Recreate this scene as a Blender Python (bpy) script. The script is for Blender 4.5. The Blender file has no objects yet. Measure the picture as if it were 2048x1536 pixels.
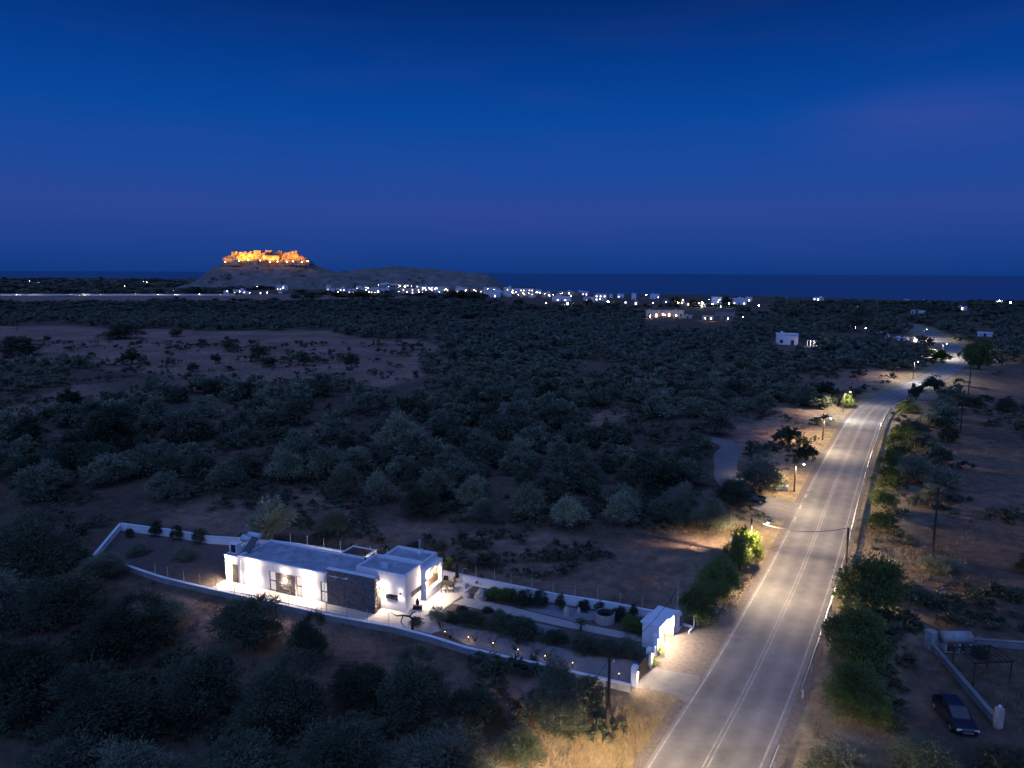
import bpy, math, random
import numpy as np
from mathutils import Matrix, Vector
rnd = random.Random(7)
rng = np.random.default_rng(11)
S = bpy.context.scene
COL = S.collection

# ------------------------------------------------------------------ camera
H = 33.0                      # drone height above the ground
F = 1420.0                    # focal length in pixels of the 2048-wide survey frame
PITCH = math.atan(222 / F)
ROLL = math.radians(0.28)
cp, sp, cr, sr = math.cos(PITCH), math.sin(PITCH), math.cos(ROLL), math.sin(ROLL)
cam = bpy.data.cameras.new('camera')
cam.sensor_width = 36.0
cam.lens = 36.0 * F / 2048
cam.clip_start = 0.5
cam.clip_end = 90000
camo = bpy.data.objects.new('camera', cam)
COL.objects.link(camo)
X = Vector((cr, sr * sp, sr * cp)); Y = Vector((-sr, cr * sp, cr * cp)); Z = X.cross(Y)
camo.matrix_world = Matrix(((X.x, Y.x, Z.x, 0), (X.y, Y.y, Z.y, 0), (X.z, Y.z, Z.z, H), (0, 0, 0, 1)))
S.camera = camo

# ------------------------------------------------------------------ world: clear sky after sunset
W = bpy.data.worlds.new('World'); S.world = W; W.use_nodes = True
nt = W.node_tree; nt.nodes.clear()
out = nt.nodes.new('ShaderNodeOutputWorld')
bg = nt.nodes.new('ShaderNodeBackground'); bg.inputs['Strength'].default_value = 1.0
tc = nt.nodes.new('ShaderNodeTexCoord')
sep = nt.nodes.new('ShaderNodeSeparateXYZ')
ramp = nt.nodes.new('ShaderNodeValToRGB')
cr_ = ramp.color_ramp
def lin(c):
    return tuple(((v / 255 + 0.055) / 1.055) ** 2.4 if v > 10 else v / 255 / 12.92 for v in c)
SKY = [(0.0, (16, 57, 128)), (0.03, (28, 64, 139)), (0.079, (43, 71, 148)), (0.13, (29, 73, 156)), (0.2, (9, 71, 156)),
       (0.25, (5, 62, 145)), (0.334, (4, 43, 112)), (0.55, (3, 33, 96)), (1.0, (2, 26, 82))]
cr_.elements[0].position = 0.0; cr_.elements[0].color = lin(SKY[0][1]) + (1,)
cr_.elements[1].position = 1.0; cr_.elements[1].color = lin(SKY[-1][1]) + (1,)
for p, c in SKY[1:-1]:
    e = cr_.elements.new(p); e.color = lin(c) + (1,)
mp = nt.nodes.new('ShaderNodeMapping'); mp.inputs['Scale'].default_value = (1.2, 1.2, 9.0)
nz = nt.nodes.new('ShaderNodeTexNoise'); nz.inputs['Scale'].default_value = 2.6; nz.inputs['Detail'].default_value = 5
mr = nt.nodes.new('ShaderNodeMapRange'); mr.inputs['From Min'].default_value = 0.52; mr.inputs['From Max'].default_value = 0.8
mr.inputs['To Max'].default_value = 0.08
mx = nt.nodes.new('ShaderNodeMix'); mx.data_type = 'RGBA'
mx.inputs['B'].default_value = lin((74, 66, 140)) + (1,)
L = nt.links.new
L(tc.outputs['Generated'], sep.inputs[0]); L(sep.outputs['Z'], ramp.inputs[0])
L(tc.outputs['Generated'], mp.inputs[0]); L(mp.outputs[0], nz.inputs['Vector']); L(nz.outputs['Fac'], mr.inputs['Value'])
L(mr.outputs[0], mx.inputs['Factor']); L(ramp.outputs[0], mx.inputs['A']); 
# one faint cloud catching the last light, low on the right
cdir = Vector((((1850 - 1024) / F, cp + (768 - 235) / F * sp, -sp + (768 - 235) / F * cp))).normalized()
cv = nt.nodes.new('ShaderNodeMapping'); cv.inputs['Scale'].default_value = (1, 1, 3.6); cv.inputs['Location'].default_value = (-cdir.x, -cdir.y, -3.6 * cdir.z)
cl = nt.nodes.new('ShaderNodeVectorMath'); cl.operation = 'LENGTH'; L(tc.outputs['Generated'], cv.inputs[0]); L(cv.outputs[0], cl.inputs[0])
cm_ = nt.nodes.new('ShaderNodeMapRange'); cm_.interpolation_type = 'SMOOTHSTEP'; cm_.inputs['To Max'].default_value = .34; cm_.inputs['From Min'].default_value = .20; cm_.inputs['From Max'].default_value = .02; L(cl.outputs['Value'], cm_.inputs['Value'])
cn = nt.nodes.new('ShaderNodeTexNoise'); cn.inputs['Scale'].default_value = 6; cn.inputs['Detail'].default_value = 5; L(mp.outputs[0], cn.inputs['Vector'])
cf = nt.nodes.new('ShaderNodeMath'); cf.operation = 'MULTIPLY'; L(cm_.outputs[0], cf.inputs[0]); L(cn.outputs['Fac'], cf.inputs[1])
cx = nt.nodes.new('ShaderNodeMix'); cx.data_type = 'RGBA'; cx.inputs['B'].default_value = lin((88, 80, 158)) + (1,)
L(cf.outputs[0], cx.inputs['Factor']); L(mx.outputs['Result'], cx.inputs['A'])
L(cx.outputs['Result'], bg.inputs['Color']); L(bg.outputs[0], out.inputs[0])

# the last glow of the set sun, from behind the camera
sun = bpy.data.lights.new('afterglow_sun', 'SUN'); sun.energy = 2.1; sun.angle = math.radians(120); sun.color = (0.21, 0.375, 1.0)
suno = bpy.data.objects.new('afterglow_sun', sun); COL.objects.link(suno)
suno.rotation_euler = (math.radians(38), 0, math.radians(-20))
S.view_settings.view_transform = 'Standard'; S.view_settings.look = 'None'
S.view_settings.exposure = 0.0; S.view_settings.gamma = 1.0; S.view_settings.use_curve_mapping = False
cy = S.cycles
cy.use_denoising = True; cy.max_bounces = 5; cy.diffuse_bounces = 3; cy.glossy_bounces = 2; cy.transmission_bounces = 3
cy.sample_clamp_indirect = 10.0; cy.use_light_tree = True; cy.caustics_reflective = False; cy.caustics_refractive = False

# ------------------------------------------------------------------ survey helpers
def ray(px, py):
    u = (px - 1024) / F; v = (768 - py) / F
    u, v = u * cr - v * sr, u * sr + v * cr
    return u, cp + v * sp, -sp + v * cp
def G(px, py, z=0.0):
    d = ray(px, py); t = (z - H) / d[2]
    return d[0] * t, d[1] * t
def proj(x, y, z=0.0):
    dz = z - H; w = y * cp - dz * sp
    u = x / w; v = (y * sp + dz * cp) / w
    u, v = u * cr + v * sr, -u * sr + v * cr
    return 1024 + F * u, 768 - F * v
def mpp(px, py):
    "metres per survey pixel for something standing at this ground point"
    x, y = G(px, py); return (y * cp + H * sp) / F

# ------------------------------------------------------------------ noise in numpy
def hsh(ix, iy, s):
    n = (ix.astype(np.int64) * 374761393 + iy.astype(np.int64) * 668265263 + s * 974634777) & 0xffffffff
    n = ((n ^ (n >> 13)) * 1274126177) & 0xffffffff
    return ((n ^ (n >> 16)) & 0xffff) / 65535.0
def vnoise(x, y, s=0):
    x = np.asarray(x, float); y = np.asarray(y, float)
    ix = np.floor(x); iy = np.floor(y); fx = x - ix; fy = y - iy
    fx = fx * fx * (3 - 2 * fx); fy = fy * fy * (3 - 2 * fy)
    a = hsh(ix, iy, s); b = hsh(ix + 1, iy, s); c = hsh(ix, iy + 1, s); d = hsh(ix + 1, iy + 1, s)
    return (a * (1 - fx) + b * fx) * (1 - fy) + (c * (1 - fx) + d * fx) * fy
def fbm(x, y, s=0, o=4):
    r = 0; a = 0.5
    for i in range(o):
        r = r + a * vnoise(x, y, s + i); x = x * 2.03; y = y * 2.03; a *= 0.5
    return r / (1 - 0.5 ** o)
def inside(poly, x, y):
    x = np.asarray(x, float); y = np.asarray(y, float); r = np.zeros(x.shape, bool)
    n = len(poly)
    for i in range(n):
        x0, y0 = poly[i]; x1, y1 = poly[(i + 1) % n]
        c = ((y0 > y) != (y1 > y)) & (x < (x1 - x0) * (y - y0) / ((y1 - y0) or 1e-9) + x0)
        r ^= c
    return r
def polydist(line, x, y):
    x = np.asarray(x, float); y = np.asarray(y, float); d = np.full(x.shape, 1e9)
    for (x0, y0), (x1, y1) in zip(line[:-1], line[1:]):
        dx, dy = x1 - x0, y1 - y0
        t = np.clip(((x - x0) * dx + (y - y0) * dy) / (dx * dx + dy * dy + 1e-9), 0, 1)
        d = np.minimum(d, np.hypot(x - x0 - t * dx, y - y0 - t * dy))
    return d
def pg(pts, z=0.0):
    return [G(a, b, z) for a, b in pts]

# ------------------------------------------------------------------ object helpers
def link(o, parent=None):
    COL.objects.link(o)
    if parent is not None: o.parent = parent
    return o
def tag(o, label=None, cat=None, group=None, kind=None):
    if label: o['label'] = label
    if cat: o['category'] = cat
    if group: o['group'] = group
    if kind: o['kind'] = kind
    return o
def empty(name, loc=(0, 0, 0), rz=0.0, label=None, cat=None, group=None):
    o = bpy.data.objects.new(name, None); o.location = loc; o.rotation_euler = (0, 0, rz); o.empty_display_size = 0.3
    link(o); return tag(o, label, cat, group)
def part(name, mesh, parent=None, loc=(0, 0, 0), rz=0.0):
    o = bpy.data.objects.new(name, mesh); o.location = loc; o.rotation_euler = (0, 0, rz)
    return link(o, parent)
class MB:
    def __init__(s): s.v = []; s.f = []
    def add(s, vs, fs):
        n = len(s.v); s.v += [tuple(p) for p in vs]; s.f += [tuple(i + n for i in f) for f in fs]; return s
    def box(s, x0, y0, z0, x1, y1, z1):
        return s.add([(x0, y0, z0), (x1, y0, z0), (x1, y1, z0), (x0, y1, z0), (x0, y0, z1), (x1, y0, z1), (x1, y1, z1), (x0, y1, z1)],
                     [(0, 3, 2, 1), (4, 5, 6, 7), (0, 1, 5, 4), (1, 2, 6, 5), (2, 3, 7, 6), (3, 0, 4, 7)])
    def cbox(s, x0, y0, z0, x1, y1, z1, b=0.03):
        "box with chamfered upper edges"
        s.add([(x0, y0, z0), (x1, y0, z0), (x1, y1, z0), (x0, y1, z0), (x0, y0, z1 - b), (x1, y0, z1 - b), (x1, y1, z1 - b), (x0, y1, z1 - b),
               (x0 + b, y0 + b, z1), (x1 - b, y0 + b, z1), (x1 - b, y1 - b, z1), (x0 + b, y1 - b, z1)],
              [(0, 3, 2, 1), (8, 9, 10, 11), (0, 1, 5, 4), (1, 2, 6, 5), (2, 3, 7, 6), (3, 0, 4, 7), (4, 5, 9, 8), (5, 6, 10, 9), (6, 7, 11, 10), (7, 4, 8, 11)])
        return s
    def tube(s, a, b, r0, r1=None, n=8, cap=True):
        r1 = r0 if r1 is None else r1
        a = Vector(a); b = Vector(b); d = (b - a).normalized()
        p = d.orthogonal().normalized(); q = d.cross(p)
        vs = []
        for c, r in ((a, r0), (b, r1)):
            for i in range(n):
                t = 2 * math.pi * i / n; vs.append(c + p * (r * math.cos(t)) + q * (r * math.sin(t)))
        fs = [(i, (i + 1) % n, n + (i + 1) % n, n + i) for i in range(n)]
        if cap: fs += [tuple(range(n - 1, -1, -1)), tuple(range(n, 2 * n))]
        return s.add(vs, fs)
    def path(s, pts, r, n=6):
        for i in range(len(pts) - 1):
            ra = r[i] if hasattr(r, '__len__') else r; rb = r[i + 1] if hasattr(r, '__len__') else r
            s.tube(pts[i], pts[i + 1], ra, rb, n)
        return s
    def lathe(s, prof, n=16, c=(0, 0, 0)):
        vs = [(c[0] + r * math.cos(2 * math.pi * i / n), c[1] + r * math.sin(2 * math.pi * i / n), c[2] + z) for r, z in prof for i in range(n)]
        fs = [(k * n + i, k * n + (i + 1) % n, (k + 1) * n + (i + 1) % n, (k + 1) * n + i) for k in range(len(prof) - 1) for i in range(n)]
        fs += [tuple(range(n - 1, -1, -1)), tuple(range((len(prof) - 1) * n, len(prof) * n))]
        return s.add(vs, fs)
    def prism(s, poly, z0, z1):
        a = sum(poly[i][0] * poly[(i + 1) % len(poly)][1] - poly[(i + 1) % len(poly)][0] * poly[i][1] for i in range(len(poly)))
        if a < 0: poly = poly[::-1]
        n = len(poly)
        return s.add([(x, y, z0) for x, y in poly] + [(x, y, z1) for x, y in poly],
                     [tuple(range(n - 1, -1, -1)), tuple(range(n, 2 * n))] + [(i, (i + 1) % n, n + (i + 1) % n, n + i) for i in range(n)])
    def mesh(s, name, mat, smooth=False):
        m = bpy.data.meshes.new(name); m.from_pydata(s.v, [], s.f)
        if mat: m.materials.append(mat)
        if smooth: m.polygons.foreach_set('use_smooth', [True] * len(m.polygons))
        m.update(); return m
    def obj(s, name, mat, parent=None, smooth=False, loc=(0, 0, 0), rz=0.0):
        return part(name, s.mesh(name, mat, smooth), parent, loc, rz)
def npmesh(name, v, f, mat, smooth=False):
    m = bpy.data.meshes.new(name); k = f.shape[1]
    m.vertices.add(len(v)); m.vertices.foreach_set('co', np.ascontiguousarray(v, np.float32).ravel())
    m.loops.add(f.size); m.loops.foreach_set('vertex_index', np.ascontiguousarray(f, np.int32).ravel())
    m.polygons.add(len(f)); m.polygons.foreach_set('loop_start', np.arange(0, f.size, k, dtype=np.int32))
    if smooth: m.polygons.foreach_set('use_smooth', np.ones(len(f), bool))
    m.update(calc_edges=True)
    if mat: m.materials.append(mat)
    return m

# ------------------------------------------------------------------ materials
def mat(name, base, rough=0.8, var=None, scale=3.0, fac=0.5, bump=0.0, bscale=None, metal=0.0, emit=None, estr=0.0, objrand=0.0, spec=0.3, obj=False):
    m = bpy.data.materials.new(name); m.use_nodes = True
    t = m.node_tree; b = t.nodes['Principled BSDF']
    b.inputs['Base Color'].default_value = tuple(base) + (1,)
    b.inputs['Roughness'].default_value = rough; b.inputs['Metallic'].default_value = metal
    b.inputs['Specular IOR Level'].default_value = spec
    geo = t.nodes.new('ShaderNodeNewGeometry'); vec = geo.outputs['Position']
    if obj: vec = t.nodes.new('ShaderNodeTexCoord').outputs['Object']
    col = None
    if var is not None:
        n = t.nodes.new('ShaderNodeTexNoise'); n.inputs['Scale'].default_value = scale; n.inputs['Detail'].default_value = 6; n.inputs['Roughness'].default_value = 0.65
        t.links.new(vec, n.inputs['Vector'])
        r = t.nodes.new('ShaderNodeMapRange'); r.inputs['From Min'].default_value = 0.35; r.inputs['From Max'].default_value = 0.68; r.inputs['To Max'].default_value = fac * 2
        t.links.new(n.outputs['Fac'], r.inputs['Value'])
        x = t.nodes.new('ShaderNodeMix'); x.data_type = 'RGBA'
        x.inputs['A'].default_value = tuple(base) + (1,); x.inputs['B'].default_value = tuple(var) + (1,)
        t.links.new(r.outputs[0], x.inputs['Factor']); col = x.outputs['Result']
    if objrand:
        oi = t.nodes.new('ShaderNodeObjectInfo')
        hs = t.nodes.new('ShaderNodeHueSaturation')
        r2 = t.nodes.new('ShaderNodeMapRange'); r2.inputs['To Min'].default_value = 1 - objrand; r2.inputs['To Max'].default_value = 1 + objrand
        t.links.new(oi.outputs['Random'], r2.inputs['Value']); t.links.new(r2.outputs[0], hs.inputs['Value'])
        if col: t.links.new(col, hs.inputs['Color'])
        else: hs.inputs['Color'].default_value = tuple(base) + (1,)
        col = hs.outputs['Color']
    if col: t.links.new(col, b.inputs['Base Color'])
    if bump:
        n2 = t.nodes.new('ShaderNodeTexNoise'); n2.inputs['Scale'].default_value = bscale or scale * 4; n2.inputs['Detail'].default_value = 5
        t.links.new(vec, n2.inputs['Vector'])
        bp = t.nodes.new('ShaderNodeBump'); bp.inputs['Strength'].default_value = bump; bp.inputs['Distance'].default_value = 0.05
        t.links.new(n2.outputs['Fac'], bp.inputs['Height']); t.links.new(bp.outputs[0], b.inputs['Normal'])
    if emit:
        b.inputs['Emission Color'].default_value = tuple(emit) + (1,); b.inputs['Emission Strength'].default_value = estr
    return m
M = {}
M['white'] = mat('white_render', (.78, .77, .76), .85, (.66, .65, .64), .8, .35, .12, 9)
M['dimwall'] = mat('dimmed_render', (.34, .33, .32), .9, (.22, .21, .2), 1.2, .5, .2, 8)  # white render darkened to paint the front wall's unlit face; also yard pillars, tank
M['roof'] = mat('roof_membrane', (.36, .38, .42), .9, (.20, .21, .24), .9, .5, .25, 6)
M['coping'] = mat('coping', (.72, .73, .75), .8, (.5, .5, .52), 1.5, .3)
M['stone'] = mat('dark_stone', (.20, .175, .165), .9, (.075, .068, .066), 3, .5, .4, 12)
M['stone2'] = mat('ochre_stone', (.42, .27, .16), .9, (.24, .15, .10), 4, .5, .4, 12)
M['mortar'] = mat('mortar', (.05, .047, .047), .95)
M['frame'] = mat('bronze_frame', (.035, .03, .028), .5)
M['pane'] = mat('lit_pane', (.5, .48, .46), .1, emit=(1, .86, .72), estr=.55, spec=.5)
M['darkpane'] = mat('dark_pane', (.01, .012, .018), .05, spec=.6)
M['concrete'] = mat('pale_concrete', (.42, .38, .34), .9, (.33, .30, .27), 1.2, .4, .15, 10)
M['drive'] = mat('driveway_concrete', (.23, .215, .20), .92, (.15, .14, .135), .9, .45, .15, 10)
M['path'] = mat('path_concrete', (.40, .36, .33), .92, (.30, .27, .25), 1.6, .4, .15, 10)
M['bed'] = mat('bed_soil', (.13, .095, .075), .95, (.075, .055, .045), 1.4, .5, .5, 8)
M['pebble'] = mat('pebble', (.24, .24, .26), .9, (.14, .14, .16), 5, .5, .6, 7)
M['gravel'] = mat('gravel_yard', (.20, .165, .135), .95, (.12, .10, .085), 2.5, .5, .6, 6)
M['asphalt'] = mat('asphalt', (.215, .205, .195), .82, (.155, .15, .145), .35, .45, .12, 14)
M['line'] = mat('road_paint', (.36, .35, .32), .75, (.20, .195, .185), 1.3, .5)
M['track'] = mat('dirt_track', (.20, .18, .165), .95, (.14, .125, .11), .8, .5, .3, 6)
M['metal'] = mat('galvanised', (.42, .42, .43), .45, (.32, .32, .33), 3, .4, metal=.6)
M['wood'] = mat('pole_wood', (.055, .04, .03), .85, (.03, .022, .018), 5, .5, .3, 20)
M['wire'] = mat('wire', (.012, .012, .014), .6)
M['post'] = mat('fence_post', (.40, .39, .38), .6)
M['black'] = mat('black_metal', (.015, .015, .017), .4)
M['gate'] = mat('gate_bronze', (.11, .075, .055), .5, (.08, .055, .042), 3, .4)
M['tank'] = mat('white_tank', (.50, .51, .54), .5)
M['solar'] = mat('solar_glass', (.012, .016, .03), .12, spec=.6)
M['lamp'] = mat('lamp_lens', (.9, .9, .85), .5, emit=(1, .86, .68), estr=60)
M['lampdim'] = mat('lamp_lens_small', (.9, .9, .85), .5, emit=(1, .84, .62), estr=14)
M['garden'] = mat('garden_lens', (.9, .8, .6), .5, emit=(1, .62, .26), estr=4)
M['vlamp'] = mat('village_lamp', (.9, .9, .9), .5, emit=(.82, .88, 1), estr=260)
M['vwarm'] = mat('village_lamp_warm', (.9, .8, .7), .5, emit=(1, .70, .40), estr=170)
M['flood'] = mat('castle_floodlight', (.9, .8, .6), .5, emit=(1, .50, .12), estr=60)
M['vwin'] = mat('village_window_lit', (.6, .5, .4), .4, emit=(1, .66, .36), estr=6.0)
M['vhouse'] = mat('village_render', (.62, .62, .63), .9, (.5, .5, .5), .15, .3)
M['vcream'] = mat('village_cream', (.55, .47, .38), .9, (.45, .38, .3), .15, .3)
M['vpink'] = mat('village_pink', (.52, .36, .32), .9)
M['vgrey'] = mat('village_grey', (.16, .16, .18), .9)
M['vblue'] = mat('village_bluewhite', (.55, .58, .66), .9)
M['bark'] = mat('bark', (.075, .06, .048), .95, (.035, .028, .022), 6, .5, .5, 14)
M['palebark'] = mat('pale_bark', (.26, .23, .19), .95, (.14, .12, .1), 4, .5, .4, 14)
def leafmat(name, base, var, tr=.35):
    m = mat(name, base, .75, var, .32, .5, objrand=.34, spec=.15)
    t = m.node_tree; b = t.nodes['Principled BSDF']; o = t.nodes['Material Output']
    tl = t.nodes.new('ShaderNodeBsdfTranslucent'); x = t.nodes.new('ShaderNodeMixShader'); x.inputs[0].default_value = tr
    t.links.new(b.inputs['Base Color'].links[0].from_socket, tl.inputs['Color'])
    t.links.new(b.outputs[0], x.inputs[1]); t.links.new(tl.outputs[0], x.inputs[2]); t.links.new(x.outputs[0], o.inputs['Surface'])
    return m
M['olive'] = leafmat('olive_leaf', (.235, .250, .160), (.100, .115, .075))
M['pale'] = leafmat('villa_lit_olive_leaf', (.32, .33, .20), (.17, .18, .11))  # olive leaf lightened to paint in the villa's light on trees behind it
M['green'] = leafmat('green_leaf', (.150, .190, .055), (.080, .110, .034))
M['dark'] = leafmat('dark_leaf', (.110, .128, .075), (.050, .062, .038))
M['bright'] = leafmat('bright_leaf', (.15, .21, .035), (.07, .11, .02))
M['far'] = leafmat('far_leaf', (.185, .205, .140), (.080, .092, .066))
M['dry'] = mat('dry_grass', (.29, .21, .115), .95, (.16, .115, .065), .7, .5)
M['scrub'] = mat('scrub', (.10, .085, .05), .95, (.05, .045, .03), .9, .5)
M['rock'] = mat('limestone', (.36, .32, .28), .95, (.20, .18, .16), .12, .5, .6, .4)
M['castle'] = mat('castle_stone', (.42, .31, .2), .95, (.13, .09, .06), .13, .5, 1.0, .3)
M['hill'] = mat('hill_scrub', (.20, .165, .145), .95, (.085, .075, .062), .05, .5, .8, .12)
M['boulder'] = mat('boulder', (.46, .40, .34), .9, (.32, .28, .24), 3, .4, .3, 8)
M['carpaint'] = mat('car_paint', (.012, .013, .017), .22, spec=.6)
M['rubber'] = mat('rubber', (.012, .012, .012), .85)
M['wicker'] = mat('wicker', (.05, .038, .03), .8)
M['cushion'] = mat('cushion', (.62, .56, .48), .9)
M['canopy'] = mat('umbrella_cloth', (.018, .016, .016), .9)
M['cyl'] = mat('lens_clear', (.6, .6, .6), .3)

# ------------------------------------------------------------------ ground plan
road_left = pg([(1300, 1523), (1372, 1414), (1445, 1298), (1490, 1219), (1534, 1143), (1581, 1051), (1605, 1001), (1641, 932), (1672, 878), (1697, 837),
                (1726, 809), (1781, 782), (1815, 767), (1848, 750), (1875, 737), (1895, 723), (1894, 712), (1886, 699), (1875, 686)])
rl = [(-34, -30), (-12, 8)] + road_left + [(232, 400), (262, 470)]
def catmull(p, step=2.0):
    p = [np.array(a, float) for a in p]; p = [2 * p[0] - p[1]] + p + [2 * p[-1] - p[-2]]; o = []
    for i in range(1, len(p) - 2):
        n = max(2, int(np.hypot(*(p[i + 1] - p[i])) / step))
        for k in range(n):
            t = k / n
            o.append(.5 * ((2 * p[i]) + (p[i + 1] - p[i - 1]) * t + (2 * p[i - 1] - 5 * p[i] + 4 * p[i + 1] - p[i + 2]) * t * t + (3 * p[i] - p[i - 1] - 3 * p[i + 1] + p[i + 2]) * t ** 3))
    o.append(p[-2]); return np.array(o)
rc = catmull(rl)
for _ in range(6): rc[1:-1] = rc[:-2] * .25 + rc[1:-1] * .5 + rc[2:] * .25
tg = np.gradient(rc, axis=0); tg /= np.hypot(tg[:, 0], tg[:, 1])[:, None]
nr = np.stack([tg[:, 1], -tg[:, 0]], 1)          # to the right of the way ahead
RC = rc + nr * 3.35                               # centre line
def offs(d): return RC + nr * d
road_line = [tuple(p) for p in RC]

plot = pg([(188, 1109), (241, 1046), (418, 1075), (588, 1088), (894, 1146), (1115, 1193), (1310, 1225), (1345, 1245), (1300, 1330), (1268, 1372), (1157, 1347), (1019, 1316), (860, 1273), (664, 1232), (500, 1195), (368, 1166), (251, 1131)])
track_l = pg([(1605, 1030), (1560, 1015), (1520, 1000), (1482, 985), (1455, 950), (1452, 915), (1462, 895), (1440, 882), (1415, 878)])
meadows = [pg(q) for q in (
    [(-60, 652), (100, 656), (380, 656), (560, 662), (740, 672), (860, 680), (935, 690), (870, 722), (850, 747), (740, 765), (640, 772), (560, 778), (420, 768), (300, 742), (150, 735), (-60, 735)],
    [(-60, 820), (120, 785), (300, 760), (330, 772), (240, 795), (120, 825), (-60, 860)],
    [(330, 895), (430, 880), (520, 895), (430, 912)],
    [(240, 1042), (420, 1000), (600, 985), (720, 1012), (860, 1032), (1040, 1056), (1240, 1066), (1400, 1056), (1545, 1050), (1515, 1110), (1400, 1180), (1330, 1215), (1100, 1185), (900, 1140), (700, 1090), (580, 1080), (430, 1065), (330, 1045)],
    [(1600, 742), (1700, 735), (1790, 750), (1800, 768), (1720, 800), (1640, 812), (1610, 780)],
    [(1470, 850), (1570, 800), (1660, 830), (1640, 900), (1560, 960), (1500, 900)],
    [(1930, 745), (2080, 720), (2300, 760), (2300, 1350), (2048, 1235), (1930, 1180), (1830, 1120), (1815, 1000), (1835, 880), (1860, 800)],
    [(235, 1160), (420, 1192), (640, 1240), (830, 1275), (1050, 1335), (1260, 1385), (1240, 1430), (1000, 1390), (800, 1340), (640, 1310), (560, 1270), (400, 1270), (300, 1220)],
    [(950, 1540), (1130, 1450), (1250, 1390), (1400, 1395), (1290, 1560), (1270, 1700), (900, 1700)],
    [(-300, 589), (700, 589), (860, 592), (700, 600), (400, 606), (-300, 607)],
    [(1130, 815), (1190, 800), (1260, 808), (1250, 830), (1160, 850)],
)]
compound = pg([(1820, 1270), (2300, 1260), (2300, 1560), (1780, 1560)])
coast = [G(*q) for q in ((3300, 640), (2500, 616), (2048, 604), (1800, 599), (1500, 591), (1250, 588), (1165, 586), (1060, 581), (1000, 577))]
x0, y0 = coast[-1]
coast = [(4000, -300)] + coast + [(40, 1500), (60, 1750), (-200, 1900), (-700, 1850), (-900, 2300), (-1100, 3300), (-2600, 3500), (-5200, 3600), (-5200, -300)]

def road_d(x, y): return polydist(road_line[::3] + [road_line[-1]], x, y)
def height(x, y):
    x = np.asarray(x, float); y = np.asarray(y, float)
    d = np.minimum(polydist(road_line[::4] + [road_line[-1]], x, y) - 5, polydist(track_l, x, y) - 3)
    pd = polydist(plot + plot[:1], x, y); pd = np.where(inside(plot, x, y), 0, pd) - 1.0
    w = np.clip(np.minimum(d, pd) / 16, 0, 1); w = w * w * (3 - 2 * w)
    z = (fbm(x / 26, y / 26, 3, 4) - .5) * 2.0 + (fbm(x / 5, y / 5, 9, 2) - .5) * .35
    z = z * w - .03
    s = np.where(inside(coast, x, y), 0, 1.0)
    return z - s * 5

# terrain sheet
def axis(parts):
    o = []
    for a, b, st in parts: o += list(np.arange(a, b, st))
    return np.array(o)
gx = axis([(-5200, -1200, 160), (-1200, -420, 30), (-420, -130, 6), (-130, 150, 1.5), (150, 420, 6), (420, 1200, 30), (1200, 4200, 160)])
gy = axis([(-300, -20, 40), (-20, 30, 4), (30, 190, 1.5), (190, 520, 5), (520, 1300, 16), (1300, 3800, 60)])
GX, GY = np.meshgrid(gx, gy)
GZ = height(GX, GY)
nx, ny = len(gx), len(gy)
idx = np.arange(nx * ny).reshape(ny, nx)
tf = np.stack([idx[:-1, :-1], idx[:-1, 1:], idx[1:, 1:], idx[1:, :-1]], -1).reshape(-1, 4)
js = np.clip(GY / 100, .5, 6); jx = GX + (fbm(GX / 9 / js, GY / 9 / js, 21, 5) - .5) * 22 * js; jy = GY + (fbm(GX / 9 / js, GY / 9 / js, 22, 5) - .5) * 22 * js
dry = np.zeros(GX.shape)
for qi, q in enumerate(meadows): dry = np.maximum(dry, inside(q, jx, jy) * (.42 if qi == 6 else .8 if qi == 3 else .95))
verge = road_d(GX, GY); verge_w = np.clip((13 - verge + (fbm(GX / 4, GY / 4, 33) - .5) * 10) / 6, 0, 1)
dry = np.maximum(dry, np.clip((9 - verge + (fbm(GX / 3, GY / 3, 31) - .5) * 8) / 4, 0, 1))
for _ in range(2):
    dry[1:-1, 1:-1] = (dry[1:-1, 1:-1] * 2 + dry[:-2, 1:-1] + dry[2:, 1:-1] + dry[1:-1, :-2] + dry[1:-1, 2:]) / 6
dry = np.clip(dry * (.55 + .9 * fbm(GX / 9, GY / 9, 41)), .10 + .25 * fbm(GX / 14, GY / 14, 44), 1)
m = bpy.data.materials.new('ground'); m.use_nodes = True; t = m.node_tree; b = t.nodes['Principled BSDF']; b.inputs['Roughness'].default_value = .95; b.inputs['Specular IOR Level'].default_value = .1
at = t.nodes.new('ShaderNodeAttribute'); at.attribute_name = 'dry'
gpos = t.nodes.new('ShaderNodeNewGeometry')
n1 = t.nodes.new('ShaderNodeTexNoise'); n1.inputs['Scale'].default_value = .55; n1.inputs['Detail'].default_value = 9; n1.inputs['Roughness'].default_value = .75
n2 = t.nodes.new('ShaderNodeTexNoise'); n2.inputs['Scale'].default_value = .045; n2.inputs['Detail'].default_value = 5
for n in (n1, n2): t.links.new(gpos.outputs['Position'], n.inputs['Vector'])
rA = t.nodes.new('ShaderNodeValToRGB'); e = rA.color_ramp.elements
e[0].position = .32; e[0].color = (.030, .026, .018, 1); e[1].position = .72; e[1].color = (.105, .085, .06, 1)
rB = t.nodes.new('ShaderNodeValToRGB'); e = rB.color_ramp.elements
e[0].position = .30; e[0].color = (.12, .085, .065, 1); e[1].position = .70; e[1].color = (.40, .26, .19, 1)
e = rB.color_ramp.elements.new(.5); e.color = (.26, .16, .115, 1)
t.links.new(n1.outputs['Fac'], rA.inputs[0]); t.links.new(n1.outputs['Fac'], rB.inputs[0])
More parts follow.
